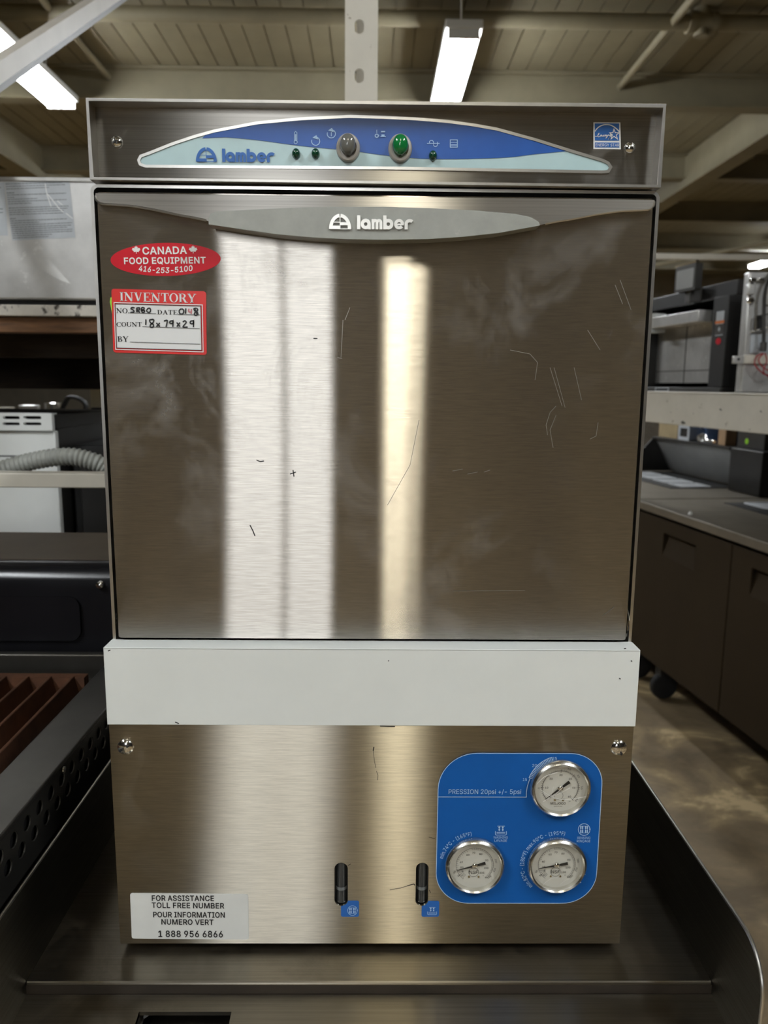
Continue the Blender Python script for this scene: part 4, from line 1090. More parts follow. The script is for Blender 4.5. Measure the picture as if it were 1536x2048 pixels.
def screw(px, py, Y, r, kind, parent, ang=0.6):
    cx, cz = fx(px, py, Y - .002)
    b = MB()
    dome(b, cx, cz, Y, r, r, [(1, 0), (.98, .0008), (.85, .0018), (.55, .0027), (.2, .0031), (.02, .0032)], 28)
    if kind:
        S = Plane((cx, Y, cz)).rot(ang)
        b.mat(1)
        for a in ((0,) if kind == 1 else (0, PI / 2)):
            q = S.rot(a)
            b.ribbon(q, [(-r * (.8 if kind == 1 else .5), 0), (r * (.8 if kind == 1 else .5), 0)], r * .2, .0026 if kind == 1 else .0030, thick=.0004)
    return b.build('screw', [M['chrome'], M['black_ink']], parent)


screw(232, 283, YF, .0046, 2, hood, .5)
screw(1261, 295, YF, .0046, 0, hood)

# energy label
es = MB()


def ze(x, y):
    return (1170 + x / 12.8, 230 + y / 12.8)


EP = Plane((0, YF, 0))
es.mat(0).flat(EP, [fx(*ze(a, b), YF) for a, b in ((213, 872), (915, 880), (903, 193), (210, 190))], .0003)
es.mat(1).flat(EP, [fx(*ze(a, b), YF) for a, b in ((247, 660), (872, 662), (868, 222), (244, 222))], .0005)
es.flat(EP, [fx(*ze(a, b), YF) for a, b in ((247, 832), (875, 836), (873, 712), (247, 708))], .0005)
es.mat(0)
E1 = lambda pts, wp, cl=False, sm=0: line_px(es, [ze(*q) for q in pts], wp / 12.8, YF, .0008, cl, sm)
E1([(246, 430), (300, 355), (380, 295), (470, 262), (555, 255), (640, 268), (720, 305), (800, 365), (872, 440)], 26, False, 4)
E1([(733, 370), (765, 462), (868, 462), (790, 520), (822, 625), (735, 555), (660, 620), (690, 520), (620, 465), (705, 462)], 20, True)
E1([(248, 553), (300, 552), (345, 500), (350, 478), (330, 500), (318, 550), (345, 570), (385, 540), (400, 520), (395, 555), (420, 525), (432, 555), (455, 540), (475, 522), (465, 552), (490, 548), (510, 520), (525, 520), (520, 548), (550, 520), (548, 560), (525, 600), (545, 585), (590, 515), (610, 535), (650, 510), (620, 590), (590, 625), (610, 600), (690, 500)], 15, False, 3)
text_px(es, 'ENERGY STAR', ze(262, 812), ze(866, 816), 78 / 12.8, YF, .0008)
tag(es.build('energy_sticker', [M['white_ink'], M['logo_blue']], hood), 'small blue and white square sticker')

# ---- door
YD = .018
dr = MB()
dr.mat(0).slab(Plane((0, YD, 0)), rrect(-.2222, .2222, 1.1800, 1.5490, .002, 3), -.022, 0)
dr.mat(1)
for pts in ([(513, 920), (520, 923), (528, 922)], [(580, 948), (592, 944)], [(586, 940), (588, 953)], [(500, 1050), (506, 1062), (510, 1072)], [(627, 677), (635, 677)]):
    line_px(dr, pts, 2.0, YD, .0002)
dr.mat(2)
for pts in ([(1020, 700), (1060, 708), (1075, 725), (1070, 760)], [(1100, 735), (1124, 812)], [(1108, 735), (1130, 815)], [(1148, 735), (1163, 800)],
            [(1095, 870), (1092, 850), (1100, 825), (1112, 812)], [(1106, 895), (1100, 860), (1112, 830)], [(1180, 878), (1192, 872), (1196, 845)], [(905, 942), (925, 938)], [(935, 948), (955, 944)], [(968, 944), (980, 940)],
            [(1175, 660), (1200, 700)], [(1240, 560), (1262, 620)], [(1230, 570), (1245, 608)], [(686, 640), (682, 715)], [(700, 615), (690, 640)], [(905, 1182), (1050, 1181)], [(675, 715), (684, 717)], [(1205, 1232), (1228, 1214)], [(838, 840), (820, 930), (775, 1010)]):
    line_px(dr, pts, .9, YD, .0002)
door = dr.build('door', [M['door_steel'], M['black_ink'], M['back_steel']], dw, bevel=.0011)

prof_px = [(187.5, 389.5), (190, 398), (196, 404), (203, 407), (215, 408), (230, 409), (257, 411), (283, 415), (310, 420), (336, 426), (363, 432), (390, 437), (414, 442.5)]
half = [fx(a, b, .012) for a, b in prof_px]
xs = [q[0] for q in half]
zs = [q[1] for q in half]
full = half + [(-.12 + .24 * i / 12, 1.5235 - .009 * math.sin(PI * i / 12)) for i in range(13)] + [(-x, z + .0006) for x, z in reversed(half)]
lpm = MB()
ZT = 1.5478
vs, fs = [], []
NS = 5
for x, z in full:
    for j in range(NS + 1):
        t = j / NS
        zz = ZT + (z - ZT) * t
        yy = .0165 - .34 * (ZT - zz) ** 1.0
        vs.append((x, yy, zz))
for i in range(len(full) - 1):
    for j in range(NS):
        a = i * (NS + 1) + j
        fs.append((a, a + 1, a + NS + 2, a + NS + 1))
nb = len(vs)
vs += [(a, b + .0014, c) for a, b, c in vs]
fs += [tuple(i + nb for i in f[::-1]) for f in fs]
for i in range(len(full) - 1):
    a = i * (NS + 1) + NS
    b2 = a + NS + 1
    fs.append((a, a + nb, b2 + nb, b2))
    a = i * (NS + 1)
    b2 = a + NS + 1
    fs.append((a, b2, b2 + nb, a + nb))
lpm.add(vs, fs)
lip = lpm.build('pull_lip', M['lip_steel'], door)
le = MB()
le.tube([(x, .0165 - .34 * (ZT - z), z) for x, z in full[:len(half)]], .0009, 6)
le.build('lip_edge', M['edge_steel'], lip)
le = MB()
le.tube([(x, .0165 - .34 * (ZT - z), z) for x, z in full[-len(half):]], .0009, 6)
le.build('lip_edge', M['edge_steel'], lip)

hp_px = [(417, 449), (417, 436), (421, 427.5), (434, 423), (500, 419), (582, 415.3), (670, 413.3), (765, 413), (860, 416), (947, 420.5), (1030, 427.5), (1062, 434), (1078, 444), (1080, 451),
         (992, 467), (925, 474), (856, 478.5), (765, 480), (690, 478.5), (628, 475.5), (555, 469), (491, 460)]
hpoly = [fx(a, b, -.004) for a, b in hp_px][::-1]
hd = MB()
hd.slab(Plane((0, -.004, 0)), hpoly, -.016, 0)
handle = hd.build('handle', M['handle_grey'], door, bevel=.0016, seg=3)
pl, L, kk = px_plane((714, 459), (828, 459.6), -.0043)
lm = MB()
logo(lm, Scaled(pl.o, pl.u, pl.v, L / 5.69), .0001, thick=.0009)
lm.build('logo', M['silver_letter'], handle)

# stickers on the door
def zs_(x, y):
    return (200 + x / 5.908, 470 + y / 5.908)


OV = MB()
ol = [zs_(776 + 650 * math.cos(t) , 289 + 196 * math.sin(t) - 8 * math.cos(t)) for t in [2 * PI * i / 64 for i in range(64)]]
DP = Plane((0, YD, 0))
OV.mat(0).slab(DP, [fx(a, b, YD) for a, b in ol], 0, .0003)
OV.mat(1)
text_px(OV, 'CANADA', zs_(506, 229), zs_(1030, 221), 14.0, YD, .0005, .042)
text_px(OV, 'FOOD EQUIPMENT', zs_(288, 343), zs_(1252, 334), 12.2, YD, .0005, .042)
text_px(OV, '416-', zs_(458, 424), zs_(650, 445), 10.6, YD, .0005, .036, .14)
text_px(OV, '253-', zs_(664, 450), zs_(872, 448), 10.6, YD, .0005, .036, .14)
text_px(OV, '5100', zs_(888, 444), zs_(1100, 422), 10.6, YD, .0005, .036, .14)
LEAF = [(0, 1.0), (.16, .70), (.33, .78), (.26, .38), (.46, .58), (.52, .47), (.78, .52), (.68, .28), (.86, .18), (.46, -.16), (.52, -.32), (.06, -.24), (.06, -.62)]
for cx, cy in ((430, 185), (1102, 182)):
    pp, L, kk = px_plane(zs_(cx, cy), zs_(cx + 100, cy), YD)
    pts = LEAF + [(-x, y) for x, y in reversed(LEAF) if x > 0]
    OV.flat(pp, [(x * 10.3 * kk, y * 9.5 * kk) for x, y in pts][::-1], .0005)
tag(OV.build('dealer_sticker', [M['red_sticker'], M['white_ink']], door), 'red oval sticker with white lettering')

# serif capitals drawn stroke by stroke, cap height 1: (points, width)
TH, TN, SR = .20, .075, .055


def ser(x, y, hw=.17):
    return ([(x - hw, y), (x + hw, y)], SR)


def glyph_serif(ch):
    b, t = SR / 2, 1 - SR / 2
    if ch == 'I':
        return [([(.2, 0), (.2, 1)], TH), ser(.2, b), ser(.2, t)], .44
    if ch == 'N':
        return [([(.17, 0), (.17, 1)], TN), ([(.14, .98), (.78, .02)], TH), ([(.80, 0), (.80, 1)], TN), ser(.17, b, .14), ser(.12, t, .12), ser(.80, t, .14)], 1.0
    if ch == 'V':
        return [([(.17, 1), (.47, .03)], TH), ([(.76, 1), (.48, .03)], TN), ser(.17, t, .17), ser(.76, t, .13)], .94
    if ch == 'E':
        return [([(.2, 0), (.2, 1)], TH), ([(.03, t), (.70, t)], SR), ([(.03, b), (.73, b)], SR), ([(.25, .51), (.5, .51)], SR), ([(.69, 1), (.69, .74)], .06), ([(.72, 0), (.72, .29)], .06), ([(.5, .38), (.5, .64)], .06)], .80
    if ch == 'T':
        return [([(.42, 0), (.42, 1)], TH), ([(.05, t), (.79, t)], SR), ser(.42, b), ([(.07, 1), (.07, .70)], .06), ([(.77, 1), (.77, .70)], .06)], .86
    if ch in 'OC0':
        ring = []
        a0, a1 = (0, 360) if ch != 'C' else (42, 318)
        A, B = arc(.46, .5, .44, a0, a1, 30, .52), arc(.46, .5, .26, a0, a1, 30, .465)
        g = [('ring', A, B)]
        if ch == 'C':
            g += [([(.79, .66), (.79, .98)], .07)]
        return g, (.94 if ch != 'C' else .88)
    if ch == 'R':
        return [([(.2, 0), (.2, 1)], TH), ser(.2, b), ([(.03, t), (.45, t)], SR), ([(.25, .5), (.45, .5)], SR), ('ring', arc(.43, .745, .31, -90, 90, 14, .255), arc(.43, .745, .13, -90, 90, 14, .2)),
                ([(.48, .5), (.74, .03)], TH), ([(.70, b), (.93, b)], SR)], .92
    if ch == 'Y':
        return [([(.14, 1), (.42, .45)], TH), ([(.76, 1), (.46, .45)], TN), ([(.43, 0), (.43, .48)], TH), ser(.43, b), ser(.15, t, .15), ser(.76, t, .13)], .90
    if ch == 'D':
        return [([(.2, 0), (.2, 1)], TH), ([(.03, t), (.40, t)], SR), ([(.03, b), (.40, b)], SR), ('ring', arc(.38, .5, .48, -90, 90, 18, .5), arc(.38, .5, .28, -90, 90, 18, .445))], .92
    if ch == 'A':
        return [([(.16, 0), (.43, .97)], TN), ([(.44, .97), (.74, 0)], TH), ([(.24, .32), (.62, .32)], SR), ser(.15, b, .13), ser(.74, b, .16)], .93
    if ch == 'U':
        return [([(.2, 1), (.2, .3)], TH), ('ring', arc(.46, .33, .36, 180, 360, 16, .345), arc(.46, .33, .22, 180, 360, 16, .26)), ([(.78, 1), (.78, .3)], TN), ser(.2, t), ser(.78, t, .13)], .96
    if ch == 'B':
        return [([(.2, 0), (.2, 1)], TH), ([(.03, t), (.42, t)], SR), ([(.03, b), (.42, b)], SR), ([(.25, .52), (.42, .52)], SR), ('ring', arc(.40, .755, .29, -90, 90, 14, .245), arc(.40, .755, .12, -90, 90, 14, .19)),
                ('ring', arc(.40, .265, .36, -90, 90, 14, .265), arc(.40, .265, .18, -90, 90, 14, .21))], .84
    if ch == '.':
        return [([(.05, .07), (.19, .07)], .14)], .26
    return [], .35


def serif_px(mb, s, a, b, cap, Y, h):
    pl, L, k = px_plane(a, b, Y)
    tot = sum(glyph_serif(c)[1] for c in s) - .06
    kx, ky = L / tot, cap * upscale(a, Y)
    x = 0
    for c in s:
        g, adv = glyph_serif(c)
        for e in g:
            if e[0] == 'ring':
                A = [((x + q[0]) * kx, q[1] * ky) for q in e[1]]
                B = [((x + q[0]) * kx, q[1] * ky) for q in e[2]]
                n = len(A)
                mb.add([pl.p(*q, h) for q in A] + [pl.p(*q, h) for q in B], [(i, i + 1, n + i + 1, n + i) for i in range(n - 1)])
            else:
                mb.ribbon(pl, [((x + q[0]) * kx, q[1] * ky) for q in e[0]], e[1] * (kx + ky) / 2, h)
        x += adv


lime = MB()
lime.slab(DP, [fx(*zs_(a, b), YD) for a, b in ((150, 960), (118, 790), (126, 738), (200, 738), (200, 960))], .0001, .0003)
lime.build('backing_sticker', M['lime'], door)
IV = MB()
pl, L, kk = px_plane(zs_(160, 1388), zs_(1262, 1418), YD)
hgt = 752 / 5.908 * upscale(zs_(700, 1000), YD)
IV.mat(0).slab(pl, rrect(0, L, 0, hgt, .0022, 5), .0002, .0006)
inner = [zs_(200, 1336), zs_(1204, 1364), zs_(1192, 842), zs_(185, 816)]
IV.mat(1).flat(DP, [fx(a, b, YD) for a, b in inner], .0008)
line_px(IV, [zs_(190, 1352), zs_(1222, 1382), zs_(1212, 828), zs_(170, 800)], 1.6, YD, .0009, True)
serif_px(IV, 'INVENTORY', zs_(238, 780), zs_(1135, 803), 17.8, YD, .0009)
IV.mat(2)
line_px(IV, [zs_(203, 1334), zs_(1204, 1362), zs_(1192, 842), zs_(184, 816)], .9, YD, .0010, True)
serif_px(IV, 'NO.', zs_(197, 922), zs_(348, 926), 9.6, YD, .0010)
serif_px(IV, 'DATE', zs_(680, 938), zs_(918, 941), 8.6, YD, .0010)
serif_px(IV, 'COUNT', zs_(200, 1084), zs_(498, 1082), 8.8, YD, .0010)
serif_px(IV, 'BY', zs_(212, 1262), zs_(340, 1261), 10.6, YD, .0010)
for a, b in (((352, 920), (668, 932)), ((925, 940), (1185, 945)), ((505, 1083), (1182, 1107)), ((357, 1265), (1188, 1290))):
    line_px(IV, [zs_(*a), zs_(*b)], .9, YD, .0010)
HW = lambda pts, wp=2.6: line_px(IV, [zs_(*q) for q in pts], wp, YD, .0011, False, 4)
HW([(415, 862), (385, 858), (372, 872), (400, 890), (405, 910), (365, 915)])
HW([(440, 915), (440, 862)])
HW([(438, 864), (472, 862), (470, 885), (442, 890), (478, 916)])
HW([(500, 915), (498, 862), (525, 862), (520, 884), (500, 888), (530, 895), (525, 914), (498, 914)])
HW([(570, 870), (556, 895), (570, 914), (596, 910), (602, 885), (590, 866), (568, 870)])
HW([(965, 872), (940, 895), (950, 932), (985, 930), (992, 890), (968, 872)])
HW([(1018, 868), (1014, 932)])
HW([(1145, 865), (1115, 872), (1122, 895), (1150, 912), (1160, 935), (1140, 952), (1118, 940), (1130, 912), (1158, 890), (1150, 866)])
HW([(1128, 880), (1150, 940)])
HW([(547, 998), (545, 1065)])
HW([(625, 998), (592, 1005), (600, 1035), (635, 1060), (632, 1088), (600, 1088), (602, 1060), (632, 1035), (640, 1005), (620, 996)])
HW([(670, 1040), (712, 1082)])
HW([(712, 1040), (672, 1084)])
HW([(760, 1018), (800, 1012), (785, 1088)])
HW([(865, 1015), (835, 1020), (830, 1042), (862, 1045), (868, 1018), (865, 1088)])
HW([(910, 1035), (950, 1084)])
HW([(950, 1035), (912, 1084)])
HW([(982, 1030), (1005, 1015), (1022, 1035), (985, 1086), (1040, 1088)])
HW([(1108, 1015), (1075, 1020), (1072, 1045), (1102, 1048), (1110, 1018), (1108, 1090)])
IV.mat(3)
HW([(1055, 872), (1052, 905), (1080, 912)])
HW([(1085, 875), (1082, 935)])
tag(IV.build('inventory_sticker', [M['orange_red'], M['paper'], M['black_ink'], M['pink_ink']], door), 'red bordered inventory sticker with handwriting')

for s, px_ in ((-1, (231, 1247)), (1, (1257, 1247))):      # hinge irons showing beside the door foot
    hx, hz = fx(px_[0], px_[1], .026)
    b = MB()
    b.tube(spline([(hx, .028, hz + .012), (hx + s * -.0008, .024, hz + .006), (hx, .023, hz - .002), (hx, .027, hz - .010)], 4), .0012, 8)
    b.box(hx - .001, hx + .001, .026, .04, hz - .012, hz + .010)
    b.build('hinge', M['chrome'], dw)

# ---- lower front panel
sl = []
for x0, x1 in ((669, 695.8), (830.6, 857.6)):
    A, B = fx(x0, 1811.5, 0), fx(x1, 1725.5, 0)
    sl.append((A[0], B[0], A[1], B[1]))
lo = MB()
LP = Plane((0, 0, 0))
lo.mat(0).slab(LP, [(-.2282, .896), (.2279, .896), (.2279, 1.1762), (-.2282, 1.1762)], -.0022, 0, holes=[rrect(a, b, c, e, (b - a) * .499, 8)[::-1] for a, b, c, e in sl])
lo.box(-.2282, -.2264, .0022, .05, .896, 1.1762)
lo.box(.2261, .2279, .0022, .05, .896, 1.1762)
lo.box(-.2264, .2261, .0022, .03, 1.1745, 1.1762)
lo.box(-.2264, .2261, .0022, .02, .896, .8975)
lo.mat(1)
zc = lambda x, y: (640 + x / 4.875, 1480 + y / 4.875)
for pts, q in (([(525, 66), (519, 105)], 2.2), ([(519, 105), (530, 200), (545, 270)], .9), ([(550, 300), (565, 340), (563, 390)], 1.0), ([(680, 1460), (790, 1440), (870, 1415)], 1.2), ([(850, 1420), (915, 1402), (925, 1415)], 2.0), ([(272, 1222), (290, 1212), (298, 1205)], 1.2), ([(1065, 1460), (1078, 1488)], 1.2), ([(1060, 945), (1120, 960)], 1.0)):
    line_px(lo, [zc(*t) for t in pts], q, 0, .0002)
low = lo.build('lower_panel', [M['panel_steel'], M['black_ink']], dw)
fl = MB()
fl.box(-.2290, .2286, -.0010, -.0001, 1.1080, 1.1772)
fl.box(-.2290, .2286, -.0010, .0245, 1.1763, 1.1775)
fl.box(-.2293, -.2283, -.0010, .020, 1.1080, 1.1775)
fl.box(.2280, .2290, -.0010, .020, 1.1080, 1.1775)
fl.mat(1)
for a, b in (((1238, 1356), (1241, 1358)), ((776, 1321), (778, 1322)), ((350, 1444), (358, 1447)), ((1262, 1321), (1264, 1323)), ((216, 1302), (221, 1300)), ((760, 1452), (790, 1453)), ((1248, 1297), (1252, 1297))):
    line_px(fl, [a, b], 2.0, -.0012, .0001)
tag(fl.build('white_band', [M['white_film'], M['black_ink']], dw, bevel=.0003), 'white plastic band around the top of the lower panel')
for (a, b, c, e) in sl:
    t = MB()
    t.mat(0).box(a - .003, b + .003, .0045, .010, c - .003, e + .003)
    t.mat(1).cyl(((a + b) / 2, .006, c + .002), ((a + b) / 2, .006, e - .001), (b - a) * .42, 20)
    zm = c + (e - c) * .38
    t.mat(2).cyl(((a + b) / 2, .006, zm - .0018), ((a + b) / 2, .006, zm + .0012), (b - a) * .435, 20)
    t.build('sight_tube', [M['black'], M['sight_dark'], M['sight_band']], low)
screw(249.5, 1496, 0, .0072, 1, low, .55)
screw(1239, 1498, 0, .0072, 1, low, -1.2)


def rinse_symbol(mb, cx, cy, k, Y, h):
    line_px(mb, ring_px(cx, cy, 11.7 * k), 1.2 * k, Y, h, True)
    for q in (-6.5, -3.0, 3.0, 6.5):
        for s in (-1, 1):
            line_px(mb, [(cx + q * k, cy + s * 1 * k), (cx + q * k, cy + s * 6.5 * k)], 2.3 * k, Y, h)
        line_px(mb, [(cx + q * k, cy - 6 * k), (cx + q * k, cy + 6 * k)], .8 * k, Y, h)
    for s in (-6.8, 6.8):
        line_px(mb, [(cx - 7.5 * k, cy + s * k), (cx + 7.5 * k, cy + s * k)], .7 * k, Y, h)


def wash_symbol(mb, cx, cy, k, Y, h):
    line_px(mb, [(cx - 11 * k, cy + 1 * k), (cx - 11 * k, cy + 7.5 * k), (cx - 9 * k, cy + 9 * k), (cx + 9 * k, cy + 9 * k), (cx + 11 * k, cy + 7.5 * k), (cx + 11 * k, cy + 1 * k)], 1.1 * k, Y, h)
    line_px(mb, [(cx - 7 * k, cy - 9 * k), (cx + 8 * k, cy - 9 * k)], 1.0 * k, Y, h)
    for q in (-3.2, 3.8):
        line_px(mb, [(cx + q * k, cy - 9 * k), (cx + q * k, cy + 1 * k)], .9 * k, Y, h)
        line_px(mb, [(cx + q * k, cy - 7.5 * k), (cx + q * k, cy - 4.8 * k)], 3.2 * k, Y, h)
        line_px(mb, [(cx + q * k, cy - 3 * k), (cx + q * k, cy - .5 * k)], 3.2 * k, Y, h)
    for s in (3.0, 5.2):
        line_px(mb, [(cx - 8.5 * k, cy + s * k), (cx + 8.5 * k, cy + s * k)], 1.0 * k, Y, h)


for (x0, y0, x1, y1), fn, c, (sa, sb, sc, se) in (((682, 1801.2, 718, 1833), rinse_symbol, (705, 1820), sl[0]), ((843, 1801.6, 878.6, 1833), wash_symbol, (864, 1821), sl[1])):
    A, B = fx(x0, y1, 0), fx(x1, y0, 0)
    scx, sr = (sa + sb) / 2, (sb - sa) / 2 + .0002
    scz = sc + sr
    x_0 = max(A[0], scx - sr * .95)
    a0 = math.asin(max(-.98, min(.98, (B[1] - scz) / sr)))
    a1 = -math.acos(max(-1, min(1, (x_0 - scx) / sr)))
    bite = [(scx + sr * math.cos(a0 + (a1 - a0) * i / 10), scz + sr * math.sin(a0 + (a1 - a0) * i / 10)) for i in range(11)]
    body = rrect(x_0, B[0], A[1], B[1], [.0016, .0016, .0016, .0001], 4)[:15]
    b = MB()
    b.mat(0).slab(LP, body + bite, 0.0001, .0004)
    b.mat(1)
    fn(b, c[0], c[1], .82, 0, .0007)
    tag(b.build('slot_label', [M['logo_blue'], M['pale_ink']], low), 'small blue label below a sight slot')

# assistance label
zl = lambda x, y: (200 + x / 2.133, 1700 + y / 2.133)
pl, L, kk = px_plane(zl(141, 377), zl(635, 381), 0)
hh = 194 / 2.133 * upscale(zl(380, 280), 0)
al = MB()
al.mat(0).slab(pl, rrect(-.001, L, 0, hh, .0022, 5), .0001, .0004)
al.mat(1)
for s, a, b, c in (('FOR ASSISTANCE', (222, 214), (487, 215), 22), ('TOLL FREE NUMBER', (222, 244), (531, 247), 22), ('POUR INFORMATION', (228, 284), (533, 286), 22), ('NUMERO VERT', (263, 315), (485, 317), 22), ('1 888 956 6866', (250, 368), (525, 370), 26)):
    text_px(al, s, zl(*a), zl(*b), c / 2.133, 0, .0007, .032)
tag(al.build('assistance_label', [M['label_white'], M['black_ink']], low), 'soiled white label with black lettering')

# gauge plate
zg = lambda x, y: (860 + x / 4.267, 1490 + y / 4.267)
c1, c2 = fx(*zg(58, 1345), 0), fx(*zg(1450, 70), 0)
xl, xr, zb, zt = -.2282 + .2787, 0, c1[1], c2[1]
xl = (fx(*zg(70, 500), 0)[0] + fx(*zg(50, 1000), 0)[0]) / 2
xr = (fx(*zg(1462, 430), 0)[0] + fx(*zg(1420, 1050), 0)[0]) / 2
gpm = MB()
gpm.mat(0).slab(LP, rrect(xl, xr, zb, zt, [.030, .030, .029, .034], 12), .0001, .0006)
gpm.mat(1)
gpm.ribbon(LP, rrect(xl, xr, zb, zt, [.030, .030, .029, .034], 12), .0006, .0008, True)
line_px(gpm, [zg(70, 438), zg(820, 440), zg(821, 395), zg(828, 350), zg(842, 305), zg(852, 280)], 1.5, 0, .0010)
text_px(gpm, 'PRESSION 20psi +/- 5psi', zg(158, 413), zg(775, 413), 9.2, 0, .0010)
text_px(gpm, '15', zg(790, 302), zg(825, 302), 5.6, 0, .0010)
text_px(gpm, '20', zg(870, 183), zg(910, 183), 5.8, 0, .0010)
text_px(gpm, '25', zg(1040, 122), zg(1080, 122), 5.6, 0, .0010)
wash_symbol(gpm, *zg(603, 725), 1.0, 0, .0010)
text_px(gpm, 'WASHING', zg(540, 793), zg(662, 793), 4.6, 0, .0010)
text_px(gpm, 'LAVAGE', zg(548, 820), zg(655, 820), 4.6, 0, .0010)
rinse_symbol(gpm, *zg(1312, 715), 1.0, 0, .0010)
text_px(gpm, 'RINSING', zg(1255, 797), zg(1365, 797), 4.6, 0, .0010)
text_px(gpm, 'RIN\u00c7AGE', zg(1250, 824), zg(1365, 824), 4.6, 0, .0010)
GH = .0075                                         # how far the gauges stand out
centres = [fx(*zg(a, b), -GH) for a, b in ((1124, 391), (388, 1056), (1093, 1052))]
RG = .0262
gc = zg(1124, 391)
for i in range(20):
    t = math.radians(157 - 50 * i / 19)
    line_px(gpm, [(gc[0] + r * math.cos(t), gc[1] - r * math.sin(t)) for r in (62.5, 71.5)], 1.5, 0, .0010)
line_px(gpm, ring_px(gc[0], gc[1], 71.5, 157.5, 106.5, 14), 1.4, 0, .0012)
line_px(gpm, ring_px(gc[0], gc[1], 62.5, 157, 140, 6), 1.2, 0, .0012)
gpm.arc_text(LP, 'min.74\u00b0C - (165\u00b0F)', centres[1][0], centres[1][1] - .0010, .0292, math.radians(168), .0035, .0010, .01, .80)
gpm.arc_text(LP, 'min.82\u00b0C - (180\u00b0F) max.90\u00b0C - (195\u00b0F)', centres[2][0], centres[2][1] - .0010, .0292, math.radians(226), .0035, .0010, .01, .80)
plate = tag(gpm.build('gauge_plate', [M['gauge_blue'], M['pale_ink']], low), 'bright blue plate with rounded corners')


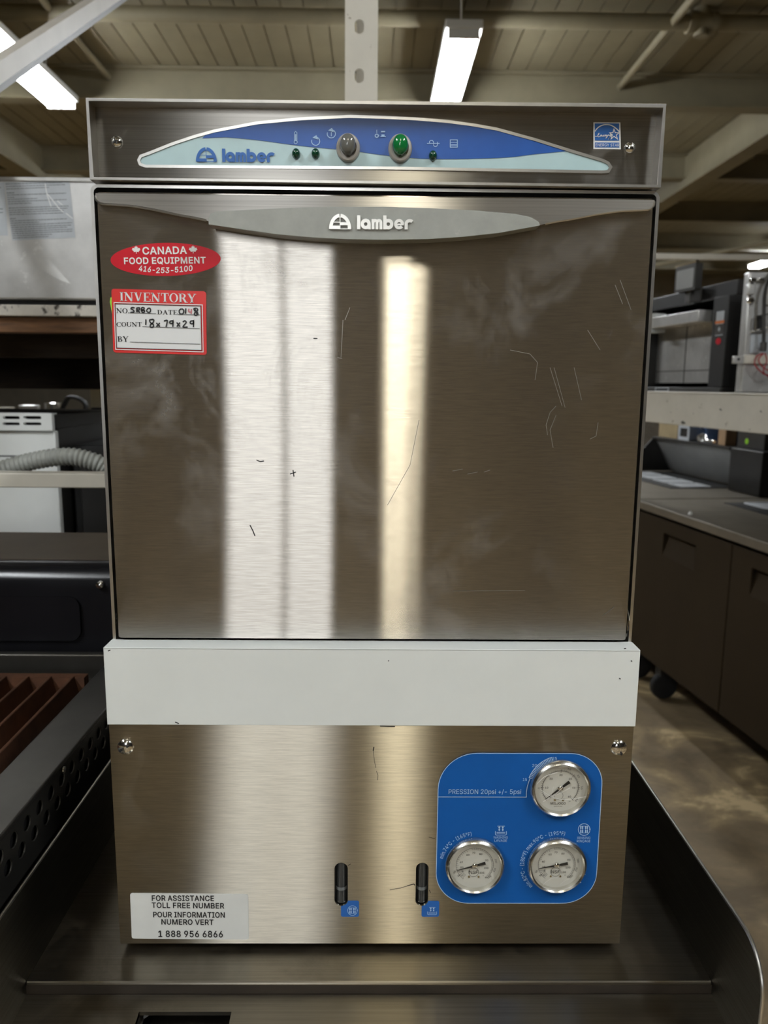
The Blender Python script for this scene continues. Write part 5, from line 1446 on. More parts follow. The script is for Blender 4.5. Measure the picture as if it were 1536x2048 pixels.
def gauge(c, kind):
    cx, cz = c
    b = MB()
    b.lathe([(RG, .0004), (RG + .0006, .002), (RG + .0006, GH - .003), (RG - .0004, GH - .0012), (RG - .0020, GH), (RG - .0032, GH - .0010), (RG - .0036, GH - .0030), (RG - .0038, .001)], (cx, 0, cz), (0, -1, 0), 56)
    bz = b.build('gauge_bezel', M['bezel_steel'], plate)
    q = MB()
    DR = RG - .0030
    P0 = Plane((cx, 0, cz))
    q.mat(0).flat(P0, arc(0, 0, DR, 0, 360, 56)[:-1], .0020)
    q.mat(1)
    h = .0023

    def tick(a, r0, r1, wd=.00022):
        a = math.radians(a)
        q.ribbon(P0, [(r0 * math.cos(a), r0 * math.sin(a)), (r1 * math.cos(a), r1 * math.sin(a))], wd, h)

    def num(s, x, y, size=.0017, rot=0):
        q.text(P0.sub(x, y, rot), s, 0, -size / 2, size, h, 'c', .01)

    if kind == 'p':
        q.ribbon(P0, arc(0, 0, .0160, -45, 225, 50), .0003, h)
        for i in range(61):
            a = 225 - 270 * i / 60
            tick(a, .0142 if i % 10 == 0 else .0150, .0162 if i % 10 else .0172, .00035 if i % 10 == 0 else .0002)
        for i in range(41):
            tick(225 - 270 * i / 41, .0165, .0172)
        for i, s in enumerate(('0', '10', '20', '30', '40', '50', '60')):
            a = math.radians(225 - 45 * i)
            num(s, .0120 * math.cos(a), .0120 * math.sin(a))
        for s, a in (('.5', 182), ('2.0', 68), ('3.0', 35), ('3.5', 0), ('4.0', -38)):
            t = math.radians(a)
            num(s, .0190 * math.cos(t), .0190 * math.sin(t), .0015, t - PI / 2)
        num('MILJOCO', -.0012, -.0148, .0021)
        num('MADE IN USA', -.0012, -.0176, .0008)
        num('psi', .0042, -.0108, .0008)
        num('bar', .0090, -.0128, .0008)
        q.ribbon(P0, arc(-.001, -.0075, .0038, 0, 360, 24)[:-1], .0002, h, True)
        na = 219
        scr = ((-.0042, -.0118), (.0030, -.0118))
    else:
        k = (RG - .003) / 545
        for s, x, y in (('70', -30, 285), ('60', -150, 235), ('80', 120, 255), ('90', 250, 110), ('100', 240, -65), ('105', 155, -175), ('40', -285, 70), ('20', -270, -50), ('0', -250, -140)):
            num(s, x * k, y * k)
        for s, x, y, r in (('200', 445, 95, -1.35), ('210', 420, -110, 1.25), ('220', 315, -275, .65), ('50', -420, -160, 1.2), ('30', -330, -245, .7)):
            num(s, x * k, y * k, .0015, r)
        for i in range(46):
            a = 100 - 150 * i / 45
            tick(a, .0150, .0158 if i % 5 else .0166)
            if i % 2 == 0:
                tick(a, .0160, .0170)
        for i in range(16):
            tick(118 + i * 7, .0152 if i % 3 else .0144, .0166)
        for i in range(6):
            tick(205 + i * 5, .0120, .0160)
        q.ribbon(P0, arc(0, 0, .0167, -50, 235, 40), .00022, h)
        q.ribbon(P0, arc(-.0008, -.0070, .0044, 0, 360, 24)[:-1], .0003, h, True)
        num('NSF', -.0008, -.0070, .0030)
        num('C', .0080, -.0103, .0010)
        num('F', .0102, -.0124, .0010)
        na = 191 if kind == 'r' else 196
        scr = ((-.0048, -.0115), (.0038, -.0115))
    q.build('dial', [M['dial'], M['black_ink']], bz)
    for x, y in scr:
        MB().lathe([(.0009, 0), (.0008, .0006), (.0002, .0009)], (cx + x, -.002, cz + y), (0, -1, 0), 14, False, True).build('dial_screw', M['brass'], bz)
    nd = MB()
    N = Plane((cx, -.0032, cz)).rot(math.radians(na))
    nd.mat(0).slab(N, [(.0168, .0001), (.0168, -.0001), (0, -.0009), (0, .0009)][::-1], 0, .0004)
    nd.slab(N, [(-.0025, -.0009), (-.0025, .0009), (-.0098, .0014), (-.0098, -.0014)][::-1], 0, .0004)
    nd.mat(1).lathe([(.0024, -.0012), (.0024, .0006), (.0019, .0010), (.0004, .0013)], (cx, -.0032, cz), (0, -1, 0), 24, False, True)
    nd.build('needle', [M['black'], M['chrome']], bz)
    gl = MB()
    gl.mat(0).flat(P0, arc(0, 0, RG - .0034, 0, 360, 48)[:-1], GH - .0016)
    gl.mat(1)
    u = RG / 520
    cr = []
    if kind == 'p':       # torn protective film on the lens
        cr = [([(-375, 20), (-330, -15), (-240, -80), (-150, -130), (0, -178), (150, -172), (300, -150), (470, -110)], 8), ([(20, 60), (-60, -40), (-190, -140), (-310, -220)], 8), ([(-190, -140), (-60, -80), (150, 40)], 7),
              ([(-510, 30), (-420, 130), (-300, 250), (-150, 310), (-80, 330)], 9), ([(-140, 60), (-160, -40), (-190, -140), (-260, -100), (-340, -30)], 4), ([(-460, -190), (-330, -330), (-180, -420), (60, -470)], 10), ([(100, 440), (-60, 430)], 8)]
    elif kind == 'r':
        cr = [([(-250, -350), (-200, -290), (-100, -215), (20, -200)], 4), ([(60, -330), (150, -255), (230, -215)], 4), ([(-420, -290), (-260, -380), (0, -440), (200, -400), (430, -290)], 8), ([(390, -170), (500, -140)], 6), ([(-430, 210), (-320, 340), (-150, 430)], 7), ([(-410, -290), (-330, -330)], 14)]
    else:
        cr = [([(-420, 190), (-300, 330), (-130, 420)], 6)]
    for pts, wd in cr:
        gl.ribbon(P0, spline([(x * u, y * u) for x, y in pts], 4), wd * u, GH - .0012)
    gl.build('lens', [M['gauge_glass'], M['crack']], bz)


gauge(centres[0], 'p')
gauge(centres[1], 'w')
gauge(centres[2], 'r')

# ================================================================== CHARBROILER, LEFT
cb_ = thing('charbroiler', 'dark greasy charbroiler with rusty grates beside the work stand', 'grill', (-.75, .1, 0))
b = MB()
b.box(-1.15, -.316, -.20, .45, .22, .86)
b.box(-1.15, -.355, .40, .45, .86, .985)
b.build('body', M['dark_iron'], cb_)
for x in (-1.1, -.37):
    for y in (-.15, .40):
        MB().cyl((x, y, 0), (x, y, .225), .022, 14).build('leg', M['dark_iron'], cb_)
sp = MB()
sq = Plane((-.3165, 0, 0), (0, 1, 0), (0, 0, 1))
holes = []
for r, zz in enumerate((1.0005, .9825)):
    for i in range(23):
        yy = -.215 + .0265 * i + (.013 if r else 0)
        if yy < .40:
            holes.append([(yy + .0078 * math.cos(2 * PI * k / 16), zz + .0072 * math.sin(2 * PI * k / 16)) for k in range(16)][::-1])
sp.slab(sq, [(-.24, .84), (.42, .84), (.42, 1.0165), (-.24, 1.0165)], -.0010, .0006, holes=holes)
sp.build('perforated_side_panel', M['dark_rail'], cb_)
rims = MB()
for hl in holes:
    cy, cz = sum(q[0] for q in hl) / 16, sum(q[1] for q in hl) / 16
    rims.tube([(-.3170, cy + .0079 * math.cos(t), cz + .0073 * math.sin(t)) for t in [2 * PI * k / 18 for k in range(18)]], .0007, 5, True)
rims.build('hole_rims', M['edge_steel'], cb_)
MB().box(-.352, -.322, -.235, .41, .86, 1.012).build('inner_side', M['black'], cb_)
tr = MB()
tr.box(-.366, -.3150, -.25, .42, 1.014, 1.0195)
tr.build('top_rail', M['dark_rail'], cb_, bevel=.0015)
MB().lathe([(.0035, 0), (.003, .0015), (.001, .002)], (-.3147, .105, 1.010), (1, 0, 0), 12, False, True).build('rivet', M['chrome'], cb_)
br = MB()
br.box(-1.15, -.33, .415, .428, .96, 1.020)
br.build('back_rail', M['dark_rail'], cb_, bevel=.002)
MB().box(-1.15, -.37, -.20, .405, .86, .93).build('fire_box', M['black'], cb_)
for g in range(2):                                        # two cast grates of slanting bars side by side
    x1 = -.392 - g * .245
    fr_ = MB()
    fr_.box(x1 - .232, x1, .368, .384, .965, 1.004)
    fr_.box(x1 - .232, x1, -.18, -.16, .965, .985)
    gr = fr_.build('grate', M['rust'], cb_)
    for i in range(8):
        xx = x1 - .010 - i * .0305
        q = MB()
        q.add([(xx - .003, .370, 1.006), (xx + .004, .370, .975), (xx - .020, .370, .970), (xx - .003, -.17, .993), (xx + .004, -.17, .962), (xx - .020, -.17, .957), (xx - .007, .370, 1.006), (xx - .007, -.17, .993)],
              [(0, 1, 4, 3), (1, 2, 5, 4), (2, 6, 7, 5), (6, 0, 3, 7), (0, 6, 2, 1), (3, 4, 5, 7)])
        q.build('grate_bar', M['rust'], gr, bevel=.001)
    if g == 0:
        q = MB()
        q.tube(spline([(x1 - .004, .10, .985), (x1 + .004, .10, .978), (x1 + .006, .102, .966), (x1 + .002, .10, .958)], 4), .004, 8)
        q.build('grate_hook', M['rust'], gr)

# glossy black unit behind the grill
r = thing('countertop_oven', 'glossy black rounded cooking unit with dusty brown top behind the charbroiler', 'oven', (-.75, .6, 0))
prof = [(.452, .95), (.452, 1.10)] + [(.452 + .028 - .028 * math.cos(math.radians(a)), 1.112 + .028 * math.sin(math.radians(a))) for a in range(0, 91, 10)]
pf = [(.455, .55), (.455, 1.105)] + [(.49 - .035 * math.cos(math.radians(a)), 1.105 + .035 * math.sin(math.radians(a))) for a in range(10, 91, 10)] + [(.66, 1.146), (.66, .55)]
q = MB()
q.slab(Plane((-.765, 0, 0), (0, 1, 0), (0, 0, 1)), pf, -.415, .415)
q.build('body', M['black_gloss'], r)
q = MB()
q.slab(Plane((-.765, 0, 0), (0, 1, 0), (0, 0, 1)), [(.487, 1.1395), (.66, 1.1458), (.66, 1.1475), (.487, 1.1412)], -.413, .413)
q.build('top_cover', M['brown_top'], r)
q = MB()
q.slab(Plane((-.765, .453, 0), (1, 0, 0), (0, 0, 1)), rrect(-.37, .34, 1.028, 1.094, .016, 6), .0005, .0030)
q.build('front_window', M['black_gloss'], r)
MB().lathe([(.006, 0), (.005, .004), (.001, .006)], (-.394, .452, 1.112), (0, -1, 0), 14, False, True).build('knob', M['chrome'], r)
for x in (-1.1, -.42):
    for y in (.49, .63):
        MB().cyl((x, y, 0), (x, y, .56), .018, 12).build('leg', M['dark_iron'], r)

# ================================================================== WHITE STORAGE RACK BEHIND, LEFT
def upright(parent, x, y, wd, dp, h, mat, ang=0.0):
    """slotted rack post with a C section"""
    m = MB()
    hs = []
    z = .05
    while z < h - .05:
        hs.append([(a * .0092, z + c) for a, c in [(math.cos(t), (.0045 if math.sin(t) >= 0 else -.0045) + .0085 * math.sin(t)) for t in [2 * PI * k / 20 for k in range(20)]]][::-1])
        z += .0885
    P = Plane((x, y, 0), (math.cos(ang), math.sin(ang), 0), (0, 0, 1))
    m.slab(P, [(-wd / 2, 0), (wd / 2, 0), (wd / 2, h), (-wd / 2, h)], -.002, 0, holes=[[(u - .004, v) for u, v in q] for q in hs])
    for s in (-1, 1):
        p0 = P.p(s * (wd / 2 - .001), 0, -.001)
        p1 = P.p(s * (wd / 2 - .001), 0, -dp)
        m.add([p0 - P.u * .001, p0 + P.u * .001, p1 + P.u * .001, p1 - P.u * .001] + [q + Vector((0, 0, h)) for q in (p0 - P.u * .001, p0 + P.u * .001, p1 + P.u * .001, p1 - P.u * .001)],
              [(0, 3, 2, 1), (4, 5, 6, 7), (0, 1, 5, 4), (1, 2, 6, 5), (2, 3, 7, 6), (3, 0, 4, 7)])
    return m.build('upright', mat, parent)


rk = thing('storage_rack', 'white slotted steel storage rack with a timber shelf behind the dishwasher', 'rack', (-1.0, 1.3, 0))
upright(rk, -.0315, 1.0, .064, .05, 2.75, M['old_white_paint'])
upright(rk, -.0315, 1.95, .064, .05, 2.75, M['old_white_paint'], PI)
upright(rk, -2.20, 1.0, .064, .05, 2.75, M['old_white_paint'])
upright(rk, -2.20, 1.95, .064, .05, 2.75, M['old_white_paint'], PI)
q = MB()
q.box(-2.17, -.064, .985, 1.03, 1.531, 1.5535)
q.build('shelf_beam', M['chipped_paint'], rk, bevel=.002)
q = MB()
q.box(-2.17, -.064, 1.90, 1.945, 1.531, 1.5535)
q.build('shelf_beam', M['chipped_paint'], rk, bevel=.002)
q = MB()
q.box(-2.15, -.07, 1.0, 1.04, 1.4990, 1.530)
q.build('timber_joist', M['wood'], rk, bevel=.002)
for i in range(5):
    y = 1.05 + i * .18
    q = MB()
    q.box(-2.15, -.07, y, y + .165, 1.515, 1.545)
    q.build('shelf_board', M['dark_wood'], rk, bevel=.002)
for y, z0 in ((1.20, 1.455), (1.55, 1.38)):
    q = MB()
    q.box(-2.15, -.07, y, y + .04, z0, 1.515)
    q.build('timber_joist', M['dark_wood'], rk, bevel=.002)
q = MB()
q.box(-2.17, -.064, .742, .782, 1.2125, 1.2385)
q.build('lower_rail', M['old_white_paint'], rk, bevel=.002)
for x in (-2.16, -.08):
    q = MB()
    q.box(x - .018, x + .018, .76, 1.0, 1.213, 1.238)
    q.build('rail_arm', M['old_white_paint'], rk)
br_ = MB()
A, B = Vector((-.80, .64, 1.725)), Vector((-.80, 4.10, 3.945))
d0 = (B - A).normalized()
nn = Vector((1, 0, 0)).cross(d0).normalized()
br_.bar(A + nn * .006, B + nn * .006, .030, .037, nn)
# the brace belongs to the next rack row in front of the lamp
rb = thing('rack_brace', 'white steel channel brace slanting up in front of the left ceiling lamp', 'brace', (-.80, 1.0, 0))
br_.build('channel', M['brace_paint'], rb)
MB().bar(A - nn * .0245 - Vector((.008, 0, 0)), B - nn * .0245 - Vector((.008, 0, 0)), .008, .022, nn).build('shade_grey_flange', M['machine_grey'], rb)  # darker grey paints in the shade on the white channel's underside
q = MB()
q.box(-.875, -.80, .665, .71, 0, 1.80)
q.build('brace_post', M['old_white_paint'], rb)
MB().box(-.835, -.79, 4.06, 4.14, 3.735, 3.95).build('ceiling_bracket', M['old_white_paint'], rb)

# stainless appliance on the rack shelf, with warning labels
r = thing('stainless_appliance', 'dented stainless steel appliance with grey warning labels on the timber shelf', 'appliance', (-1.0, 1.3, 1.545))
q = MB()
q.box(-1.75, -.12, 1.004, 1.70, 1.5665, 1.800)
q.build('casing', M['sheet_steel'], r, bevel=.003)
q = MB()
q.box(-1.75, -.12, 1.000, 1.006, 1.795, 1.8015)
q.build('top_edge', M['edge_steel'], r)
q = MB()
q.box(-1.74, -.13, 1.034, 1.69, 1.5455, 1.567)
q.build('plinth', M['black'], r)
YS = 1.004
SPn = Plane((0, YS, 0))
zw = lambda x, y: (x / 8.533, 350 + y / 8.533)
W1 = MB()
W1.mat(0).flat(SPn, [fx(*zw(a, b), YS) for a, b in ((210, 1118), (1290, 1068), (1185, 98), (85, 130))], .0006)
W1.mat(1)
rows = [(100, 155, 1065, 128, 1), (105, 200, 1120, 165, 0), (108, 243, 840, 212, 0), (120, 310, 245, 305, 2), (125, 345, 1130, 312, 0), (128, 385, 262, 382, 0), (135, 420, 640, 402, 0), (140, 458, 1140, 420, 0), (142, 495, 540, 480, 0),
        (155, 567, 1175, 530, 1), (158, 605, 1160, 568, 0), (162, 642, 1100, 605, 0), (166, 678, 1080, 648, 0), (175, 750, 270, 745, 2), (180, 788, 1145, 748, 0), (185, 825, 670, 805, 0), (192, 862, 1235, 815, 0), (198, 898, 1220, 855, 0),
        (203, 935, 1165, 890, 0), (206, 970, 1245, 925, 0), (210, 1005, 1235, 960, 0), (216, 1042, 890, 1012, 0), (222, 1078, 830, 1050, 0)]
for x0, y0, x1, y1, bold in rows:                         # rows too small to read: broken grey lines
    L_ = x1 - x0
    x = x0
    while x < x1 - 8:
        e = min(x1, x + random.uniform(28, 78))
        t0, t1 = (x - x0) / L_, (e - x0) / L_
        line_px(W1, [zw(x, y0 + (y1 - y0) * t0), zw(e, y0 + (y1 - y0) * t1)], (14 if (bold and x == x0) or bold == 2 else 10) / 8.533, YS, .0009)
        x = e + 8
W1.mat(2)  # white strokes paint the glare along the label's creases
for pts, wd in (([(775, 150), (785, 220), (805, 330)], 14), ([(800, 325), (840, 430), (875, 540)], 14), ([(815, 325), (930, 470), (1010, 570), (1085, 635)], 14), ([(980, 440), (1070, 515)], 13), ([(1130, 655), (1245, 745)], 14)):
    line_px(W1, [zw(*t) for t in pts], wd / 8.533, YS, .0011)
tag(W1.build('warning_label', [M['label_grey'], M['grey_ink'], M['white_ink']], r), 'grey label of small print with glare painted along its creases')
W2 = MB()
W2.mat(0).flat(SPn, [fx(*zw(a, b), YS) for a, b in ((-900, 1035), (135, 1035), (75, 125), (-900, 160))], .0004)
W2.mat(1)
for y in (215, 580, 640):
    line_px(W2, [zw(-600, y + 25), zw(20 if y < 300 else 55, y)], 1.4, YS, .0007)
tag(W2.build('warning_label', [M['label_grey'], M['grey_ink']], r), 'plainer grey label at the edge of view')
q = MB()
q.add([fx_ for fx_ in [tuple(SPn.p(*fx(*t, YS), hh_)) for t, hh_ in (((55, 512), .0002), ((100, 520), .0012), ((142, 568), .0002), ((75, 535), .0018), ((120, 560), .0016))]], [(0, 1, 3), (1, 4, 3), (1, 2, 4), (0, 3, 2), (3, 4, 2)])
q.build('dent', M['sheet_steel'], r)

# white appliance with vent slots behind the hose
r = thing('white_appliance', 'white enamelled appliance with four vent slots behind the grey hose', 'appliance', (-1.05, 1.4, 0))
Yw = 1.10
zv = lambda x, y: (x / 3.656, 780 + y / 3.656)
q = MB()
xr_ = fx(114, 950, Yw)[0]
slots_ = []
for x0, x1, y0, y1 in ((35, 158, 190, 212), (185, 315, 190, 212), (35, 158, 236, 256), (185, 315, 236, 256)):
    A, B = fx(*zv(x0, y1), Yw), fx(*zv(x1, y0), Yw)
    slots_.append(rrect(A[0], B[0], A[1], B[1], (B[1] - A[1]) * .48, 5)[::-1])
zt_ = fx(60, 826, Yw)[1]
zs1 = fx(60, 858, Yw)[1]
q.slab(Plane((0, Yw, 0)), [(-1.45, zs1 - .003), (xr_, zs1 - .003), (xr_, zt_), (-1.45, zt_)], -.004, .010, holes=slots_)
q.box(-1.45, xr_, Yw, Yw + .02, zt_ - .003, zt_)
q.build('vent_panel', M['white_enamel'], r, bevel=.0015)
q = MB()
q.box(-1.45, xr_ + .001, Yw, Yw + .02, .08, zs1 - .004)
q.build('front_panel', M['white_enamel'], r, bevel=.003)
MB().box(-1.45, xr_, Yw + .02, Yw + .5, .08, zs1).build('cabinet', M['machine_black'], r)
MB().box(-1.44, xr_ - .004, Yw + .02, Yw + .45, zs1, zt_ - .006).build('vent_cavity', M['black'], r)
q = MB()
zz = fx(60, 912, Yw)[1]
q.box(-1.45, xr_ + .0015, Yw - .0015, Yw, zz - .0012, zz + .0012)
q.build('panel_seam', M['grey_ink'], r)
for x in (-1.40, xr_ - .05):
    for y in (Yw + .05, Yw + .45):
        MB().cyl((x, y, 0), (x, y, .085), .02, 12).build('foot', M['black'], r)

# black cabinet beside it and the things on top
r = thing('black_cabinet', 'plain black cabinet beside the white vented appliance', 'cabinet', (-.45, 1.5, 0))
q = MB()
q.box(xr_ + .012, -.10, 1.16, 1.75, .06, 1.255)
q.build('body', M['black'], r, bevel=.004)
q = MB()
q.box(xr_ + .03, -.38, 1.154, 1.16, .12, 1.22)
q.build('door', M['machine_black'], r, bevel=.003)
MB().tube([(-.41, 1.154, .9), (-.41, 1.135, .91), (-.41, 1.135, 1.07), (-.41, 1.154, 1.08)], .006, 8).build('handle', M['dark_iron'], r)
q = MB()
q.box(xr_ + .02, -.12, 1.17, 1.74, 0, .06)
q.build('plinth', M['black'], r)
r = thing('steel_post', 'cream painted steel post with a dark latch box behind the black cabinet', 'post', (-.96, 2.2, 0))
A, B = at(181, 800, 2.2), at(230, 800, 2.2)
MB().box(A.x, B.x, 2.2, 2.26, 0, 1.50).build('column', M['cream_paint'], r)
q = at(200, 827, 2.19)
MB().box(q.x - .022, q.x + .03, 2.165, 2.20, q.z - .022, q.z + .022).build('latch_box', M['black'], r)
MB().box(q.x - .018, q.x + .03, 2.160, 2.166, q.z - .004, q.z + .006).build('latch_bar', M['chrome'], r)
# far shelf of small stock seen under the timber shelf
r = thing('stock_table', 'dark table far behind the white vented appliance, carrying steel pots', 'table', (-1.75, 2.75, 0))
MB().box(-2.3, -1.12, 2.5, 3.0, 1.195, 1.225).build('tabletop', M['machine_black'], r)
for x in (-2.27, -1.15):
    for y in (2.53, 2.97):
        MB().cyl((x, y, 0), (x, y, 1.196), .02, 10).build('leg', M['machine_black'], r)
pots = [(1, 'small steel saucepan, nearest the end of the far dark table', .032, .085, 105, 'chrome'), (2, 'squat steel pot in the middle of the far dark table', .040, .075, 58, 'sheet_steel'),
        (3, 'tall steel canister towards the outer end of the far dark table', .04, .11, -75, 'sheet_steel'), (4, 'low pale tin between the pots on the far dark table', .030, .065, 12, 'cream_paint')]
for i, lb, rr, hh_, px, mt in pots:
    x = at(px, 800, 2.62).x
    r = thing('steel_pot', lb, 'pot', (x, 2.62, 1.2252), group='pots on the far dark table')
    MB().lathe([(rr * .95, 0), (rr, .004), (rr, hh_), (rr + .003, hh_ + .002), (rr - .003, hh_), (rr - .004, .005)], (x, 2.62, 1.2252), (0, 0, 1), 20, True, True).build('pot_body', M[mt], r)
    MB().tube([(x + rr, 2.62, 1.2252 + hh_ * .8), (x + rr + .02, 2.62, 1.2252 + hh_ * .8), (x + rr + .02, 2.62, 1.2252 + hh_ * .5), (x + rr, 2.62, 1.2252 + hh_ * .5)], .003, 6).build('handle', M['chrome'], r)

c0 = at(150, 845, 2.56)
pts = []
for i in range(70):
    t = 2 * PI * i / 20
    pts.append((c0.x + .048 * math.cos(t) + .006 * math.sin(3 * t), 2.545 + .007 * i / 20, 1.232 + .055 + .052 * math.sin(t)))
tag(MB().tube(pts, .007, 8).build('cable_coil', M['rubber'], origin=(c0.x, 2.55, 1.225)),
    'loose coil of black cable at the end of the far dark table', 'cable')
# corrugated hose over the rail
ctr = [(-1.02, 1.00, .98), (-.93, .93, 1.08), (-.83, .87, 1.175), (-.74, .85, 1.222), (-.665, .85, 1.247), (-.592, .85, 1.2585), (-.545, .855, 1.250), (-.515, .86, 1.232), (-.475, .86, 1.19), (-.44, .86, 1.12), (-.42, .86, .95)]
pth = spline(ctr, 40)
# even spacing along the run, one ridge every 5 mm
acc, pts, rad, last = 0.0, [], [], Vector(pth[0])
for q in pth:
    q = Vector(q)
    acc += (q - last).length
    last = q
    pts.append(q)
    rad.append(.0165 + .0014 * math.sin(acc * 2 * PI / .0088))
tag(MB().tube(pts, rad, 18).build('corrugated_hose', M['hose'], origin=(-.65, .85, 1.2)), 'grey corrugated plastic hose arching over the white rail', 'hose')

# ================================================================== RIGHT SIDE: PREP TABLES AND RACK, turned a little
ROT = math.atan2(.113, .994)
ORG = Vector((1.25, 1.85, 0))


def loc2w(x, y, z=0):
    c, s = math.cos(ROT), math.sin(ROT)
    return Vector((ORG.x + x * c - y * s, ORG.y + x * s + y * c, z))


def rthing(name, label, cat, x, y, z=0, group=None):
    """turned thing: its parts are given in its own coordinates"""
    return thing(name, label, cat, loc2w(x, y, z), ROT, group)


def prep_table(y0, y1, seams, label, lids, raised):
    r = rthing('prep_table', label, 'prep table', .045, 0, 0)
    q = MB()
    q.box(.022, .84, y0, y1, .20, .862)
    q.build('body', M['prep_dark'], r, bevel=.004)
    q = MB()
    q.box(-.012, .88, y0, y1, .865, .900)
    q.build('worktop', M['prep_top'], r, bevel=.004)
    for a, c in zip(seams[:-1], seams[1:]):
        d = MB()
        P = Plane((.0, 0, 0), (0, -1, 0), (0, 0, 1))
        w_ = c - a
        hx0, hx1 = (a + c) / 2 - min(.13, w_ * .24), (a + c) / 2 + min(.13, w_ * .24)
        hole = [(-hx1, .70), (-hx0, .70), (-hx0, .795), (-hx1, .795)][::-1]
        d.slab(P, [(-c + .004, .215), (-a - .004, .215), (-a - .004, .850), (-c + .004, .850)], -.022, .0, holes=[hole])
        dd = d.build('door', M['prep_body'], r, bevel=.003)
        h_ = MB()
        h_.add([(.0, hx0, .70), (.0, hx1, .70), (.0, hx1, .795), (.0, hx0, .795), (.021, hx0, .785), (.021, hx1, .785)], [(0, 1, 5, 4), (0, 4, 3), (1, 2, 5), (3, 4, 5, 2)])
        h_.build('recessed_handle', M['prep_body'], dd)
    for x in (.12, .64):
        for y in (y0 + .12, y1 - .12):
            c = MB()
            c.lathe([(.010, -.018), (.055, -.016), (.062, -.010), (.062, .010), (.055, .016), (.010, .018)], (x, y, .062), (0, 1, 0), 20, True, True)
            c.box(x - .03, x + .03, y - .025, y + .025, .11, .20)
            c.build('caster', M['rubber'], r)
    for a, c in lids:
        o = MB()
        o.box(.33, .70, a + .05, c - .05, .9000, .9035)
        o.build('pan_opening', M['black'], r)
        np_ = 4
        for k in range(np_):
            ya, yb = a + .06 + (c - a - .12) * k / np_, a + .06 + (c - a - .12) * (k + 1) / np_ - .01
            pn = MB()
            pn.slab(Plane((0, 0, .904), (1, 0, 0), (0, 1, 0)), rrect(.40, .56, ya, yb, .02, 4), 0, .004, holes=[rrect(.412, .548, ya + .012, yb - .012, .016, 4)[::-1]])
            pn.box(.41, .55, ya + .01, yb - .01, .902, .9045)
            pn.build('food_pan', M['pan_white'], r)
        if not raised:
            continue
        # raised hood leaning out over the pans, with cheeks at both ends and a flat top
        l = MB()
        l.add([(.72, a, .905), (.72, c, .905), (.615, c, 1.098), (.615, a, 1.098), (.732, a, .905), (.732, c, .905), (.627, c, 1.098), (.627, a, 1.098)],
              [(0, 1, 2, 3), (7, 6, 5, 4), (0, 4, 5, 1), (1, 5, 6, 2), (2, 6, 7, 3), (3, 7, 4, 0)])
        lid = l.build('lid', M['lid_grey'], r)
        for yy, x_ in ((a, .70), (c, .42)):
            ch = MB()
            ch.slab(Plane((0, yy, 0), (1, 0, 0), (0, 0, 1)), [(x_, .903), (.86, .903), (.86, 1.10), (.60, 1.10)], -.004, .004)
            ch.build('lid_cheek', M['prep_dark'], lid)
        MB().box(.595, .87, a - .004, c + .004, 1.098, 1.110).build('lid_top', M['prep_dark'], lid)
    return r


p1 = prep_table(-.95, .940, [-.93, -.30, .185, .925], 'low brown-grey prep table with two recessed door handles, nearest under the white rack beam', [(-.85, -.05), (.0, .85)], False)
MB().lathe([(.008, 0), (.009, .004), (.006, .012), (.001, .015)], (.02, .52, .900), (0, 0, 1), 14, True, True).build('bolt', M['white_ink'], p1)
r = prep_table(.955, 2.50, [1.72, 2.48], 'far prep table with drawers and a raised grey lid, beyond the table with recessed handles', [(1.235, 2.05)], True)
MB().box(.60, .87, .965, 1.228, .903, 1.110).build('closed_lid', M['prep_dark'], r, bevel=.004)
for z0, z1 in ((.545, .85), (.215, .535)):
    q = MB()
    q.box(0, .022, .965, 1.705, z0, z1)
    dd = q.build('drawer', M['prep_body'], r, bevel=.003)
    q = MB()
    q.tube([(0, 1.02, z1 - .06), (-.02, 1.02, z1 - .06), (-.02, 1.62, z1 - .06), (0, 1.62, z1 - .06)], .008, 8)
    q.build('drawer_handle', M['prep_dark'], dd)
q = MB()
q.box(-.002, 0, 1.03, 1.075, .30, .345)
tag(q.build('drawer_sticker', M['red_sticker'], r), 'small red sticker')
# rack over the prep tables
rr_ = rthing('storage_rack', 'white pallet rack with a deep scuffed beam over the prep tables', 'rack', 0, 0, 0)
q = MB()
q.box(-.03, .015, -1.05, 3.20, 1.257, 1.379)
q.box(-.034, .015, -1.05, 3.20, 1.3785, 1.3825)
q.build('front_beam', M['old_white_paint'], rr_, bevel=.004)
q = MB()
q.box(.98, 1.03, -1.05, 3.20, 1.257, 1.379)
q.build('rear_beam', M['old_white_paint'], rr_, bevel=.004)
for i in range(6):
    q = MB()
    q.box(.02 + i * .16, .17 + i * .16, -1.0, 1.10, 1.345, 1.375)
    q.build('shelf_board', M['dark_wood'], rr_)
for x in (0, 1.0):
    for y in (-1.09, 3.24):
        q = MB()
        q.box(x - .035, x + .035, y - .04, y + .04, 0, 2.6)
        q.build('upright', M['old_white_paint'], rr_)
sc = MB()
for yy, zz, w_ in ((.20, 1.325, .011), (-.03, 1.327, .009), (.38, 1.305, .006), (.55, 1.303, .006), (.45, 1.268, .02), (.16, 1.278, .006), (.02, 1.267, .005)):
    P = Plane((-.0305, yy, zz), (0, -1, 0), (0, 0, 1))
    sc.flat(P, [(w_ * (.6 + .4 * math.sin(5.1 * k + yy * 30)) * math.cos(2 * PI * k / 10), .5 * w_ * (.6 + .4 * math.cos(3.3 * k + yy * 17)) * math.sin(2 * PI * k / 10)) for k in range(10)], .0004)
tag(sc.build('paint_chips', M['dark_iron'], rr_), 'dark chips in the beam paint')

# things lying on the lid tops, seen under the beam
ZL = 1.1105


def on_lid(name, label, cat, x, y, build, group='odds and ends on the prep table lids'):
    r = rthing(name, label, cat, x + .045, y, ZL, group)
    build(r)
    return r


